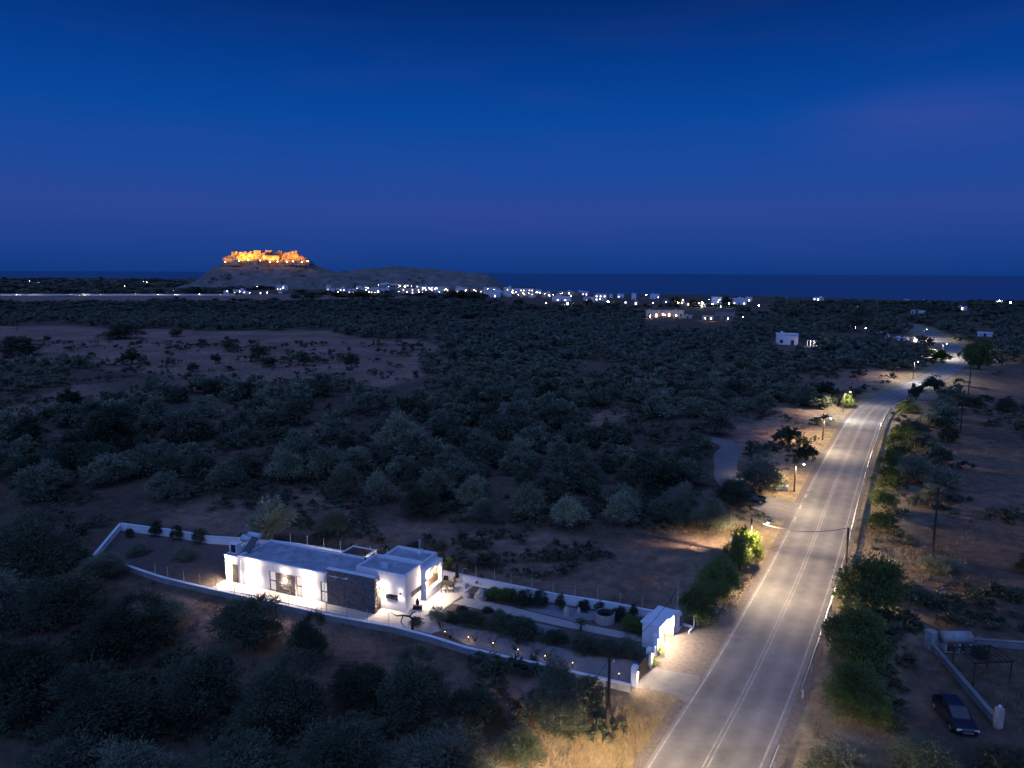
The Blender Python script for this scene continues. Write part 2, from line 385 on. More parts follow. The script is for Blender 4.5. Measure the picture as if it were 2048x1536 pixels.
mxx = t.nodes.new('ShaderNodeMix'); mxx.data_type = 'RGBA'; t.links.new(at.outputs['Fac'], mxx.inputs['Factor']); t.links.new(rA.outputs[0], mxx.inputs['A']); t.links.new(rB.outputs[0], mxx.inputs['B'])
rC = t.nodes.new('ShaderNodeValToRGB'); e = rC.color_ramp.elements
e[0].position = .30; e[0].color = (.13, .10, .065, 1); e[1].position = .70; e[1].color = (.42, .33, .20, 1)
at2 = t.nodes.new('ShaderNodeAttribute'); at2.attribute_name = 'verge'; mv = t.nodes.new('ShaderNodeMix'); mv.data_type = 'RGBA'
t.links.new(n1.outputs['Fac'], rC.inputs[0]); t.links.new(at2.outputs['Fac'], mv.inputs['Factor']); t.links.new(mxx.outputs['Result'], mv.inputs['A']); t.links.new(rC.outputs[0], mv.inputs['B'])
mm = t.nodes.new('ShaderNodeMix'); mm.data_type = 'RGBA'; mm.blend_type = 'MULTIPLY'; mm.inputs['Factor'].default_value = .6
r3 = t.nodes.new('ShaderNodeMapRange'); r3.inputs['From Min'].default_value = .3; r3.inputs['From Max'].default_value = .65; r3.inputs['To Min'].default_value = .55; r3.inputs['To Max'].default_value = 1.15
t.links.new(n2.outputs['Fac'], r3.inputs['Value']); t.links.new(mv.outputs['Result'], mm.inputs['A']); t.links.new(r3.outputs[0], mm.inputs['B'])
t.links.new(mm.outputs['Result'], b.inputs['Base Color'])
bp = t.nodes.new('ShaderNodeBump'); bp.inputs['Strength'].default_value = .7; bp.inputs['Distance'].default_value = .25; t.links.new(n1.outputs['Fac'], bp.inputs['Height']); t.links.new(bp.outputs[0], b.inputs['Normal'])
M['ground'] = m
me = npmesh('ground', np.stack([GX.ravel(), GY.ravel(), GZ.ravel()], 1), tf, m, True)
a_ = me.attributes.new('dry', 'FLOAT', 'POINT'); a_.data.foreach_set('value', dry.ravel().astype(np.float32))
tag(part('ground', me), kind='structure')
a_ = me.attributes.new('verge', 'FLOAT', 'POINT'); a_.data.foreach_set('value', verge_w.ravel().astype(np.float32))
tracks = None
def hz(x, y): return float(height(np.array([x]), np.array([y]))[0])

# sea
m = mat('sea_water', (.003, .014, .055), .26, spec=.5); t = m.node_tree; b = t.nodes['Principled BSDF']; b.inputs['IOR'].default_value = 1.33
gpos = t.nodes.new('ShaderNodeNewGeometry'); mpn = t.nodes.new('ShaderNodeMapping'); mpn.inputs['Scale'].default_value = (.02, .06, .05)
n = t.nodes.new('ShaderNodeTexNoise'); n.inputs['Scale'].default_value = 3; n.inputs['Detail'].default_value = 6
bp = t.nodes.new('ShaderNodeBump'); bp.inputs['Strength'].default_value = .33; bp.inputs['Distance'].default_value = 2
t.links.new(gpos.outputs['Position'], mpn.inputs[0]); t.links.new(mpn.outputs[0], n.inputs['Vector']); t.links.new(n.outputs['Fac'], bp.inputs['Height']); t.links.new(bp.outputs[0], b.inputs['Normal'])
tag(MB().add([(-60000, 300, -1.2), (60000, 300, -1.2), (60000, 80000, -1.2), (-60000, 80000, -1.2)], [(0, 1, 2, 3)]).obj('sea', m), kind='structure')

# road with markings
def strip(name, d0, d1, z, mt, i0=0, i1=None, kind='structure', parent=None):
    a = offs(d0)[i0:i1]; c = offs(d1)[i0:i1]; n = len(a)
    v = np.concatenate([np.column_stack([a, np.full(n, z)]), np.column_stack([c, np.full(n, z)])])
    i = np.arange(n - 1); f = np.stack([i, n + i, n + i + 1, i + 1], 1)
    o = part(name, npmesh(name, v, f, mt), parent)
    if kind: tag(o, kind=kind)
    return o
strip('road_shoulder', -4.3, 4.4, 0.0, M['gravel'])
road = strip('road', -3.5, 3.6, .012, M['asphalt'])
at_ = road.data.attributes.new('lateral', 'FLOAT', 'POINT'); nn = len(road.data.vertices) // 2
at_.data.foreach_set('value', np.concatenate([np.full(nn, -3.5), np.full(nn, 3.6)]).astype(np.float32))
t = M['asphalt'].node_tree; b = t.nodes['Principled BSDF']; src = b.inputs['Base Color'].links[0].from_socket      # polished wheel tracks and old patches
la = t.nodes.new('ShaderNodeAttribute'); la.attribute_name = 'lateral'
m1 = t.nodes.new('ShaderNodeMath'); m1.operation = 'MULTIPLY'; m1.inputs[1].default_value = 3.6; t.links.new(la.outputs['Fac'], m1.inputs[0])
m2 = t.nodes.new('ShaderNodeMath'); m2.operation = 'COSINE'; t.links.new(m1.outputs[0], m2.inputs[0])
pn = t.nodes.new('ShaderNodeTexNoise'); pn.inputs['Scale'].default_value = .11; pn.inputs['Detail'].default_value = 7; pn.inputs['Roughness'].default_value = .7
gg = t.nodes.new('ShaderNodeNewGeometry'); t.links.new(gg.outputs['Position'], pn.inputs['Vector'])
m3 = t.nodes.new('ShaderNodeMath'); m3.operation = 'MULTIPLY_ADD'; m3.inputs[1].default_value = .09; t.links.new(m2.outputs[0], m3.inputs[0])
m4 = t.nodes.new('ShaderNodeMapRange'); m4.inputs['From Min'].default_value = .33; m4.inputs['From Max'].default_value = .68; m4.inputs['To Min'].default_value = .66; m4.inputs['To Max'].default_value = 1.18; t.links.new(pn.outputs['Fac'], m4.inputs['Value']); t.links.new(m4.outputs[0], m3.inputs[2])
m5 = t.nodes.new('ShaderNodeMix'); m5.data_type = 'RGBA'; m5.blend_type = 'MULTIPLY'; m5.inputs['Factor'].default_value = 1; t.links.new(src, m5.inputs['A']); t.links.new(m3.outputs[0], m5.inputs['B']); t.links.new(m5.outputs['Result'], b.inputs['Base Color'])
def near_i(px, py):
    x, y = G(px, py); return int(np.argmin((RC[:, 0] - x) ** 2 + (RC[:, 1] - y) ** 2))
j0, j1 = near_i(1585, 1050), near_i(1612, 985)
strip('edge_line', -3.30, -3.15, .018, M['line'], 0, j0, None, road)
strip('edge_line', -3.30, -3.15, .018, M['line'], j1, None, None, road)
strip('edge_line', 3.10, 3.25, .018, M['line'], 0, None, None, road)
strip('centre_line', -.19, -.10, .018, M['line'], 0, None, None, road)
strip('centre_line', .10, .19, .018, M['line'], 0, None, None, road)
for k in range(j0 + 1, j1 - 1, 3): strip('edge_dash', -3.36, -3.08, .018, M['line'], k, k + 2, None, road)

# guard rail on the right-hand edge
def guard_rail(i0, i1, label):
    p0 = RC[i0] + nr[i0] * 3.95
    root = empty('guard_rail', (p0[0], p0[1], 0), 0, label, 'guard rail', 'guard rails along the road')
    prof = [(.03, .42), (-.05, .47), (.03, .56), (-.05, .65), (.03, .72), (.06, .72), (-.01, .65), (.06, .56), (-.01, .47), (.06, .42)]
    pts = RC[i0:i1] + nr[i0:i1] * 3.9; v = []; f = []; k = len(prof)
    for q, n_ in zip(pts, nr[i0:i1]):
        for d, z in prof: v.append((q[0] + n_[0] * d - p0[0], q[1] + n_[1] * d - p0[1], z))
    for i in range(len(pts) - 1):
        for c in range(k): f.append((i * k + c, i * k + (c + 1) % k, (i + 1) * k + (c + 1) % k, (i + 1) * k + c))
    mb = MB(); mb.v = v; mb.f = f; mb.obj('rail_beam', M['metal'], root)
    pm = MB().box(-.05, -.06, -.05, .05, .06, .70).mesh('rail_post', M['metal'])
    for i in range(i0, i1, 2):
        q = RC[i] + nr[i] * 4.04
        part('rail_post', pm, root, (q[0] - p0[0], q[1] - p0[1], 0), math.atan2(tg[i][1], tg[i][0]))
guard_rail(near_i(1586, 1403), near_i(1790, 815), 'long metal guard rail along the right edge of the lit road')
guard_rail(1, near_i(1566, 1460), 'short end of guard rail at the bottom edge beside the road')

def sheet(name, pxs, z, mt, kind='structure', zg=0.0):
    return tag(MB().prism(pg(pxs, zg), z - .25, z).obj(name, mt), kind=kind)
# junction track, driveway apron, yards
def ribbon(name, line, w, z, mt):
    c = catmull(line, 2.0); g = np.gradient(c, axis=0); g /= np.hypot(g[:, 0], g[:, 1])[:, None]; n_ = np.stack([g[:, 1], -g[:, 0]], 1)
    ww = w * (1 + .12 * np.sin(np.arange(len(c)) * .9))[:, None] * .5
    if name == 'side_track': ww = ww * (1 + np.clip(1 - np.arange(len(c)) / 6, 0, 1) * 1.2)[:, None]
    a, d = c - n_ * ww, c + n_ * ww; k = len(c)
    v = np.concatenate([np.column_stack([a, np.full(k, z)]), np.column_stack([d, np.full(k, z)])]); i = np.arange(k - 1)
    return tag(part(name, npmesh(name, v, np.stack([i, k + i, k + i + 1, i + 1], 1), mt)), kind='structure')
ribbon('side_track', track_l, 4.2, .004, M['track'])
sheet('roadside_yard', [(1358, 1262), (1470, 1190), (1480, 1236), (1400, 1376), (1330, 1352), (1300, 1330), (1320, 1290)], -.004, M['gravel'])
sheet('driveway_apron', [(1274, 1362), (1296, 1334), (1340, 1342), (1400, 1352), (1396, 1384), (1375, 1408), (1352, 1392), (1320, 1382), (1270, 1376)], .008, M['drive'])
sheet('plot_ground', [(192, 1109), (243, 1049), (418, 1077), (588, 1090), (894, 1148), (1115, 1195), (1308, 1227), (1335, 1250), (1300, 1328), (1268, 1369), (1157, 1344), (1019, 1313), (860, 1270), (664, 1229), (500, 1192), (368, 1163), (251, 1128)], .0, M['bed'])
sheet('terrace', [(424, 1176), (452, 1159), (560, 1150), (800, 1170), (880, 1150), (932, 1163), (948, 1172), (893, 1215), (880, 1226), (872, 1240), (882, 1262), (862, 1268), (664, 1227), (500, 1190)], .05, M['concrete'])
sheet('driveway', [(883, 1262), (880, 1240), (911, 1253), (1007, 1267), (1115, 1295), (1186, 1312), (1268, 1321), (1280, 1328), (1266, 1366), (1157, 1343), (1019, 1312), (934, 1291)], .03, M['drive'])
sheet('garden_path', [(930, 1196), (905, 1207), (1030, 1233), (1143, 1257), (1265, 1281), (1306, 1288), (1310, 1276), (1143, 1244), (1018, 1213)], .035, M['path'])
sheet('pebble_bed', [(1030, 1213), (1100, 1210), (1190, 1222), (1196, 1240), (1150, 1243)], .015, M['pebble'])
sheet('pebble_bed', [(985, 1226), (1030, 1236), (1130, 1259), (1090, 1268), (1000, 1248)], .015, M['pebble'])

# ------------------------------------------------------------------ lamps
def spot(parent, loc, target, power, size=110, blend=.8, color=(1, .80, .60), radius=.06):
    l = bpy.data.lights.new('lamp_light', 'SPOT'); l.energy = power; l.spot_size = math.radians(size); l.spot_blend = blend; l.color = color; l.shadow_soft_size = radius
    o = bpy.data.objects.new('lamp_light', l); o.location = loc
    o.rotation_euler = (Vector(target) - Vector(loc)).to_track_quat('-Z', 'Y').to_euler()
    return link(o, parent)
def point(parent, loc, power, color=(1, .80, .60), radius=.08):
    l = bpy.data.lights.new('lamp_light', 'POINT'); l.energy = power; l.color = color; l.shadow_soft_size = radius
    o = bpy.data.objects.new('lamp_light', l); o.location = loc; return link(o, parent)

# ------------------------------------------------------------------ the white villa
ho = G(479, 1168)
HA = math.radians(-23)
villa = empty('villa', (ho[0], ho[1], 0), HA, 'long low white flat-roofed villa with lit walls and a dark stone wall', 'house')
def HW(u, v):
    c, s = math.cos(HA), math.sin(HA); return ho[0] + u * c - v * s, ho[1] + u * s + v * c
fw = MB()
segs = [(0, 4.15), (5.0, 7.6), (8.35, 10.7)]
for a, c in segs: fw.box(a, 0, 0, c, .25, 2.25)
fw.box(0, 0, 2.25, 11.5, .25, 3.02)
fw.box(4.15, .02, 0, 5.0, .25, .10); fw.box(7.6, .02, 0, 8.35, .25, .10); fw.box(10.7, .02, 0, 11.5, .25, .10)
fw.obj('wall', M['white'], villa)
MB().box(0, .25, 0, 14.1, 5.0, 2.98).box(14.1, .46, 0, 16.95, 1.35, 2.98).obj('wall', M['white'], villa)
MB().box(-1.9, .05, 0, -.003, 4.2, 2.9).obj('wall', M['white'], villa)
MB().box(14.1, 1.353, 0, 19.8, 4.9, 3.62).obj('wall', M['white'], villa)
MB().box(15.0, 4.903, 0, 19.78, 7.8, 3.62).obj('wall', M['white'], villa)
def rimroof(u0, v0, u1, v1, zr, zt, w=.22, ov=.04):
    r = MB().box(u0 + w, v0 + w, zr - .1, u1 - w, v1 - w, zr + .035).obj('roof', M['roof'], villa)
    b = MB()
    b.box(u0 - ov, v0 - ov, zr - .002, u1 + ov, v0 + w, zt); b.box(u0 - ov, v1 - w, zr - .002, u1 + ov, v1 + ov, zt)
    b.box(u0 - ov, v0 + w, zr - .002, u0 + w, v1 - w, zt); b.box(u1 - w, v0 + w, zr - .002, u1 + ov, v1 - w, zt)
    b.obj('parapet', M['coping'], r)
rimroof(0, 0, 14.05, 5.0, 3.02, 3.22)
rimroof(-1.9, .05, -.06, 4.2, 2.9, 3.02, .15)
rimroof(14.1, 1.35, 19.8, 4.9, 3.62, 3.92, .2, .0)
rimroof(15.0, 4.95, 19.78, 7.8, 3.62, 3.9, .2, .0)
MB().box(14.1, .5, 2.98, 16.9, 1.33, 3.12).obj('roof', M['roof'], villa)
# dark stone wall, laid stone by stone
def stone_face(name, parent, u0, u1, z0, z1, v, th, mt, fw_=.42, fh=.24, axis=0):
    b = MB(); z = z0; r = random.Random(5)
    while z < z1 - .05:
        h = min(fh * r.uniform(.7, 1.3), z1 - z)
        if z1 - z - h < .08: h = z1 - z
        u = u0
        while u < u1 - .05:
            w = min(fw_ * r.uniform(.5, 1.5), u1 - u)
            if u1 - u - w < .1: w = u1 - u
            pr = r.uniform(.0, .045); g = .012
            if axis == 0: b.box(u + g, v - th - pr, z + g, u + w - g, v, z + h - g)
            else: b.box(v, u + g, z + g, v + th + pr, u + w - g, z + h - g)
            u += w
        z += h
    o = b.obj(name, mt, parent); return tag(o, kind='stuff')
sw = MB().box(11.55, .04, 0, 17.06, .44, 3.68).obj('stone_wall', M['mortar'], villa); sw['label'] = 'dark stone feature wall in front of the villa'
stone_face('stonework', sw, 11.5, 17.1, 0, 3.7, .038, .05, M['stone'])
stone_face('stonework', sw, .0, .46, 0, 3.7, 17.062, .05, M['stone'], axis=1)
MB().box(11.5, -.02, 3.702, 17.12, .47, 3.76).obj('coping', M['coping'], sw)
sp_ = MB().box(5.04, -.03, .1, 7.56, -.003, 2.2).obj('stone_panel', M['mortar'], villa)
stone_face('stonework', sp_, 5.02, 7.58, .1, 2.22, -.031, .03, M['stone'], .34, .2)
def window(parent, u0, u1, z0, z1, v, mt, mull=None, side=False, fr=.07):
    f = MB(); g = MB()
    def bx(b, a0, b0, a1, b1, d0, d1):
        if not side: b.box(a0, v + d0, b0, a1, v + d1, b1)
        else: b.box(v - d1, a0, b0, v - d0, a1, b1)
    bx(f, u0, z0, u0 + fr, z1, 0, .1); bx(f, u1 - fr, z0, u1, z1, 0, .1)
    bx(f, u0 + fr, z0, u1 - fr, z0 + fr, 0, .1); bx(f, u0 + fr, z1 - fr, u1 - fr, z1, 0, .1)
    if mull: bx(f, u0 + fr, mull - .05, u1 - fr, mull + .05, 0, .1)
    o = f.obj('window', M['frame'], parent)
    bx(g, u0 + fr, z0 + fr, u1 - fr, z1 - fr, .04, .06); g.obj('pane', mt, o)
    return o
window(villa, 4.15, 5.0, .1, 2.25, .06, M['pane'], 1.2)
window(villa, 7.6, 8.35, .1, 2.25, .06, M['pane'], 1.2)
window(villa, 10.7, 11.5, .1, 2.25, .06, M['pane'], 1.2)
window(villa, 17.55, 18.95, 1.2, 1.72, 1.28, M['darkpane'])
window(villa, 2.5, 4.25, 1.25, 1.75, 19.86, M['darkpane'], side=True)
d = MB().box(-.92, .0, .05, -.16, .048, 2.1).obj('door', mat('door_paint', (.10, .09, .06), .6), villa)
MB().box(-.86, -.02, .95, -.80, -.002, 1.1).obj('handle', M['metal'], d)
d = MB().box(16.953, .55, .05, 17.0, 1.28, 2.35).obj('door', M['frame'], villa)
MB().box(17.002, .7, .9, 17.03, .74, 1.9).obj('handle', M['metal'], d)
# framed stone niche on the gable side
nf = MB().box(19.803, 4.45, 0, 20.32, 7.95, .9)
nf.box(19.803, 4.45, .9, 20.32, 4.7, 3.0); nf.box(19.803, 7.7, .9, 20.32, 7.95, 3.0); nf.box(19.803, 4.45, 3.0, 20.32, 7.95, 3.3)
nf = nf.obj('niche_frame', M['white'], villa)
MB().box(19.803, 4.72, .92, 19.84, 7.68, 2.98).obj('niche_back', M['stone2'], nf)
stone_face('stonework', nf, 4.72, 7.68, .92, 1.75, 19.842, .04, M['stone2'], .3, .16, axis=1)
stone_face('stonework', nf, 6.7, 7.68, 1.75, 2.98, 19.842, .04, M['stone2'], .3, .16, axis=1)
MB().box(19.842, 4.75, 1.77, 19.88, 6.65, 2.95).obj('shutter', M['white'], nf)
# wall lamps
def sconce(u, v, z, nx_, ny_, pd, pu, size=172):
    a = .09
    b = MB().box(u + nx_ * a - .05, v + ny_ * a - .05, z - .11, u + nx_ * a + .05, v + ny_ * a + .05, z + .11).obj('wall_lamp', M['frame'], villa)
    MB().box(u + nx_ * a - .04, v + ny_ * a - .04, z - .135, u + nx_ * a + .04, v + ny_ * a + .04, z - .112).obj('lens', M['lampdim'], b)
    c = (u + nx_ * (a + .10), v + ny_ * (a + .10))
    if pd: point(b, (u + nx_ * .34, v + ny_ * .34, z), pd * .13)
    if pd: spot(b, (c[0], c[1], z - .15), (c[0], c[1], z - 2), pd, size, 1.0)
    if pu: spot(b, (c[0], c[1], z + .13), (c[0], c[1], z + 2), pu, size, 1.0)
sconce(-1.45, .05, 2.0, 0, -1, 1300, 900)
sconce(1.95, 0, 2.0, 0, -1, 1400, 1000)
sconce(6.3, -.07, 2.0, 0, -1, 420, 90)
sconce(9.2, 0, 2.0, 0, -1, 1500, 700)
sconce(17.3, 1.35, 2.05, .1, -1, 650, 120)
sconce(19.25, 1.35, 1.95, 0, -1, 60, 14)
sconce(20.32, 4.55, 2.2, 1, 0, 1100, 160)
sconce(3.2, 5.04, 2.4, 0, 1, 2600, 900); sconce(12.6, 5.04, 2.2, 0, 1, 900, 200); sconce(17.0, 7.84, 2.4, 0, 1, 900, 200)
for vv in (5.4, 7.0):
    b = MB().box(20.0, vv - .06, 2.93, 20.12, vv + .06, 2.998).obj('downlight', M['lampdim'], nf)
    spot(b, (20.06, vv, 2.90), (19.98, vv, 0), 480, 130)
# solar water heater and roof furniture
cab = MB()
for a, c in ((-1.62, -1.52), (-.72, -.62)): cab.box(a, .45, 3.02, c, 1.15, 4.05)
cab.box(-1.52, .47, 3.02, -.72, 1.15, 3.12); cab.box(-1.62, .45, 4.05, -.62, 1.15, 4.13)
cab = cab.obj('chimney_cabinet', M['white'], villa); MB().box(-1.5, .6, 3.13, -.74, 1.1, 4.04).obj('louvre', M['frame'], cab)
sh = MB(); sh.add([(-.35, 1.1, 3.25), (.55, 1.1, 3.25), (.25, 2.9, 4.25), (-.65, 2.9, 4.25), (-.35, 1.13, 3.17), (.55, 1.13, 3.17), (.25, 2.93, 4.17), (-.65, 2.93, 4.17)],
                   [(0, 1, 2, 3), (7, 6, 5, 4), (0, 4, 5, 1), (1, 5, 6, 2), (2, 6, 7, 3), (3, 7, 4, 0)])
sh = sh.obj('solar_panel', M['solar'], villa)
for q in ((-.6, 2.85), (.2, 2.85), (-.3, 1.2), (.5, 1.2)): MB().tube((q[0], q[1], 3.0), (q[0], q[1], 4.15 if q[1] > 2 else 3.2), .03).obj('stand_leg', M['metal'], sh)
MB().tube((-1.3, 3.05, 4.35), (.35, 3.05, 4.35), .29, n=14).obj('tank', M['tank'], sh, True)
ch = MB().box(17.6, 7.3, 3.6, 18.1, 7.75, 4.02).obj('chimney', M['white'], villa)
MB().tube((17.85, 7.52, 4.02), (17.85, 7.52, 4.95), .10, n=10).tube((17.85, 7.52, 5.0), (17.85, 7.52, 5.12), .16, .04, n=10).obj('flue', M['metal'], ch)
an = MB().tube((13.6, 3.7, 3.05), (13.6, 3.7, 4.5), .03).tube((13.6, 3.7, 3.05), (13.6, 3.7, 3.9), .28, .05, 8)
for k in range(4): an.tube((13.35, 3.7, 4.1 + k * .1), (13.85, 3.7, 4.1 + k * .1), .012, n=4)
an.obj('antenna', M['wire'], villa)
pgl = MB().box(8.9, 5.04, 2.62, 9.08, 8.2, 2.82).box(11.8, 5.04, 2.62, 11.98, 8.2, 2.82).box(9.08, 8.0, 2.62, 11.8, 8.15, 2.78).obj('pergola', M['white'], villa)
sm = MB().box(9.09, -.05, 2.70, 11.79, .05, 2.76).mesh('slat', M['gate'])
for k in range(16): part('slat', sm, pgl, (0, 5.2 + k * .175, 0))
for q in (8.99, 11.89): MB().box(q - .07, 8.0, 0, q + .07, 8.15, 2.61).obj('post', M['white'], pgl)
for k, (a, c) in enumerate(((3.2, 3.9), (7.4, 1.4), (10.6, 3.6))): MB().tube((a, c, 3.0), (a, c, 3.42), .06, n=8).tube((a, c, 3.42), (a, c, 3.5), .11, .05, n=8).obj('roof_vent', M['metal'], villa)
MB().cbox(16.2, 2.6, 3.62, 17.0, 2.95, 4.12, .04).obj('air_conditioner', M['tank'], villa)
for a in (.35, 11.2): MB().tube((a, -.05, .05), (a, -.05, 2.95), .04, n=6).obj('drainpipe', M['coping'], villa)
# tanks behind the heater
wt = G(462, 1150); wt = HW(-2.6, 4.4)
t_ = empty('water_tank', (wt[0], wt[1], 0), HA, 'pale oval water tank on a stand behind the solar heater of the villa', 'water tank')
MB().tube((-.9, 0, 3.1), (.5, 0, 3.1), .42, n=14).lathe([(.05, 0), (.2, .05)], 8, (-.2, 0, 3.5)).obj('tank_body', M['tank'], t_, True)
for q in ((-.7, -.25), (.3, -.25), (-.7, .25), (.3, .25)): MB().tube((q[0], q[1], 0), (q[0], q[1], 2.8), .04).obj('leg', M['metal'], t_)

# ------------------------------------------------------------------ boundary walls with wire fence
def bwall(pxs, ztop, th, label, posts, mw='white', ph=1.25, group='boundary walls of the villa plot'):
    pts = [G(a, c, ztop) for a, c in pxs]; o0 = pts[0]
    root = empty('boundary_wall', (o0[0], o0[1], 0), 0, label, 'wall', group)
    loc = [(p[0] - o0[0], p[1] - o0[1]) for p in pts]
    def run(z0, z1, t, name, mt):
        n = len(loc); L_ = []; R_ = []
        for i in range(n):
            a = Vector(loc[max(i - 1, 0)]); c = Vector(loc[min(i + 1, n - 1)]); d = (c - a).normalized(); q = Vector((d.y, -d.x)) * t / 2
            L_.append(Vector(loc[i]) - q); R_.append(Vector(loc[i]) + q)
        v = [(p.x, p.y, z) for z in (z0, z1) for p in L_] + [(p.x, p.y, z) for z in (z0, z1) for p in R_]
        f = []
        for i in range(n - 1):
            f += [(i, n + i, n + i + 1, i + 1), (2 * n + i, 2 * n + i + 1, 3 * n + i + 1, 3 * n + i), (n + i, 3 * n + i, 3 * n + i + 1, n + i + 1)]
        f += [(0, 2 * n, 3 * n, n), (n - 1, 2 * n - 1, 4 * n - 1, 3 * n - 1)]
        return MB().add(v, f).obj(name, mt, root)
    run(-.4, ztop - .06, th, 'wall', M[mw]); run(ztop - .055, ztop, th + .08, 'coping', M['coping'])
    pm = MB().tube((0, 0, ztop - .02), (0, 0, ztop + ph), .035, n=6).mesh('fence_post', M['post'])
    tops = []
    for a, c in posts:
        p = G(a, c, ztop); part('fence_post', pm, root, (p[0] - o0[0], p[1] - o0[1], 0)); tops.append((p[0] - o0[0], p[1] - o0[1]))
    if len(tops) > 1:
        w = MB()
        for z in (.1, .45, .8, 1.18):
            for a, c in zip(tops[:-1], tops[1:]): w.tube((a[0], a[1], ztop + z), (c[0], c[1], ztop + z), .006, n=3, cap=False)
        w.obj('fence_wire', M['wire'], root)
front = [(251, 1129), (286, 1141), (323, 1153), (368, 1164), (429, 1178), (500, 1193), (542, 1202), (664, 1230), (786, 1252), (860, 1271), (934, 1294), (1019, 1314), (1104, 1332), (1157, 1345), (1262, 1369)]
def interp(line, x):
    for (a, b_), (c, d_) in zip(line[:-1], line[1:]):
        if a <= x <= c: return b_ + (d_ - b_) * (x - a) / (c - a)
bwall([(188, 1109), (206, 1115)] + front, .62, .25, 'low white boundary wall between the villa terrace and the dark slope in front', [(x, interp(front, x)) for x in (311, 336, 368, 400, 433, 469, 503, 539, 577, 615, 654, 694, 735, 778)], 'dimwall')
bwall([(188, 1109), (241, 1046)], .75, .25, 'short white boundary wall at the left end of the villa plot', [])
back = [(241, 1046), (300, 1054), (345, 1059), (418, 1072), (520, 1078), (588, 1086), (688, 1102), (800, 1124), (894, 1143), (968, 1158), (1115, 1188), (1214, 1203), (1310, 1222)]
bwall(back, .95, .25, 'white boundary wall along the back of the villa plot beside the dry field', [(x, interp(back, x)) for x in (581, 615, 648, 681, 714, 741, 775, 952, 989, 1022, 1064, 1106, 1150, 1195, 1240, 1284)], ph=1.2)

# ------------------------------------------------------------------ entrance: pillars, sliding gate, porch
def pillar(px, py, h, w, label, lamp=True, power=420):
    x, y = G(px, py); r = empty('gate_pillar', (x, y, 0), math.radians(-28), label, 'pillar', 'white pillars of the entrance gate')
    MB().cbox(-w / 2, -w / 2, -.05, w / 2, w / 2, h, .1).obj('pillar_body', M['white'], r)
    if lamp:
        l = MB().box(w / 2 + .002, -.08, h - .42, w / 2 + .12, .08, h - .30).obj('pillar_lamp', M['frame'], r)
        MB().box(w / 2 + .02, -.06, h - .44, w / 2 + .10, .06, h - .422).obj('lens', M['lampdim'], l)
        spot(l, (w / 2 + .08, 0, h - .46), (w / 2 + .5, 0, 0), power, 120, .3)
    return r
pillar(1269, 1370, 1.75, .5, 'white square pillar at the near end of the sliding gate')
pillar(1298, 1335, 1.85, .48, 'white square pillar at the far end of the sliding gate')
pillar(1311, 1308, 1.95, .42, 'slim white pillar between the sliding gate and the entrance porch', True, 420)
ga, gb = G(1274, 1366), G(1297, 1337)
L_ = math.hypot(gb[0] - ga[0], gb[1] - ga[1]); an_ = math.atan2(gb[1] - ga[1], gb[0] - ga[0])
g = empty('sliding_gate', (ga[0], ga[1], 0), an_, 'bronze sliding gate of vertical boards between two white pillars', 'gate')
MB().box(.1, -.04, .06, L_ - .1, .04, .14).obj('gate_rail', M['frame'], g); MB().box(.1, -.04, 1.42, L_ - .1, .04, 1.5).obj('gate_rail', M['frame'], g)
bm_ = MB().box(0, -.025, .142, .13, .025, 1.418).mesh('board', M['gate'])
k = .12
while k < L_ - .25: part('board', bm_, g, (k, 0, 0)); k += .145
ga, gb = G(1302, 1330), G(1310, 1311)
L_ = math.hypot(gb[0] - ga[0], gb[1] - ga[1]); an_ = math.atan2(gb[1] - ga[1], gb[0] - ga[0])
tag(MB().box(.1, -.1, -.05, L_ - .1, .1, .9).obj('low_wall', M['white'], loc=(ga[0], ga[1], 0), rz=an_), 'low white wall between two entrance pillars behind the yucca', 'wall')
px_, py_ = G(1315, 1303)
pe = G(1352, 1262); an_ = math.atan2(pe[1] - py_, pe[0] - px_); L_ = math.hypot(pe[0] - px_, pe[1] - py_)
po = empty('entrance_porch', (px_, py_, 0), an_, 'small white roofed entrance porch brightly lit from inside', 'porch')
hL = L_ * .82
# x along the road, +y towards the garden
MB().box(0, 0, 0, .22, 1.5, 2.3).obj('wall', M['white'], po)
MB().box(hL * .44, .1, 0, hL * .44 + .2, 1.45, 2.3).obj('wall', M['white'], po)
MB().box(hL - .2, -.15, 0, hL, 1.4, 2.3).obj('wall', M['white'], po)
MB().box(hL * .44 + .203, 1.1, 0, hL - .203, 1.3, 2.3).obj('wall', M['white'], po)
MB().box(-.12, -.12, 2.302, hL * .5, 1.65, 2.46).obj('roof', M['coping'], po)
MB().box(hL * .5 + .003, -.3, 2.302, hL + .12, 1.55, 2.40).obj('roof', M['coping'], po)
dg = MB().box(.225, .9, .05, hL * .44 - .005, .95, 2.1).obj('door', M['gate'], po); MB().box(.4, .86, .95, .44, .898, 1.15).obj('handle', M['metal'], dg)
for q in (hL * .22, hL * .75):
    b = MB().box(q - .08, .2, 2.26, q + .08, .36, 2.30).obj('downlight', M['lampdim'], po)
    spot(b, (q, .28, 2.24), (q, -.9, 0), 1700, 150, .5)
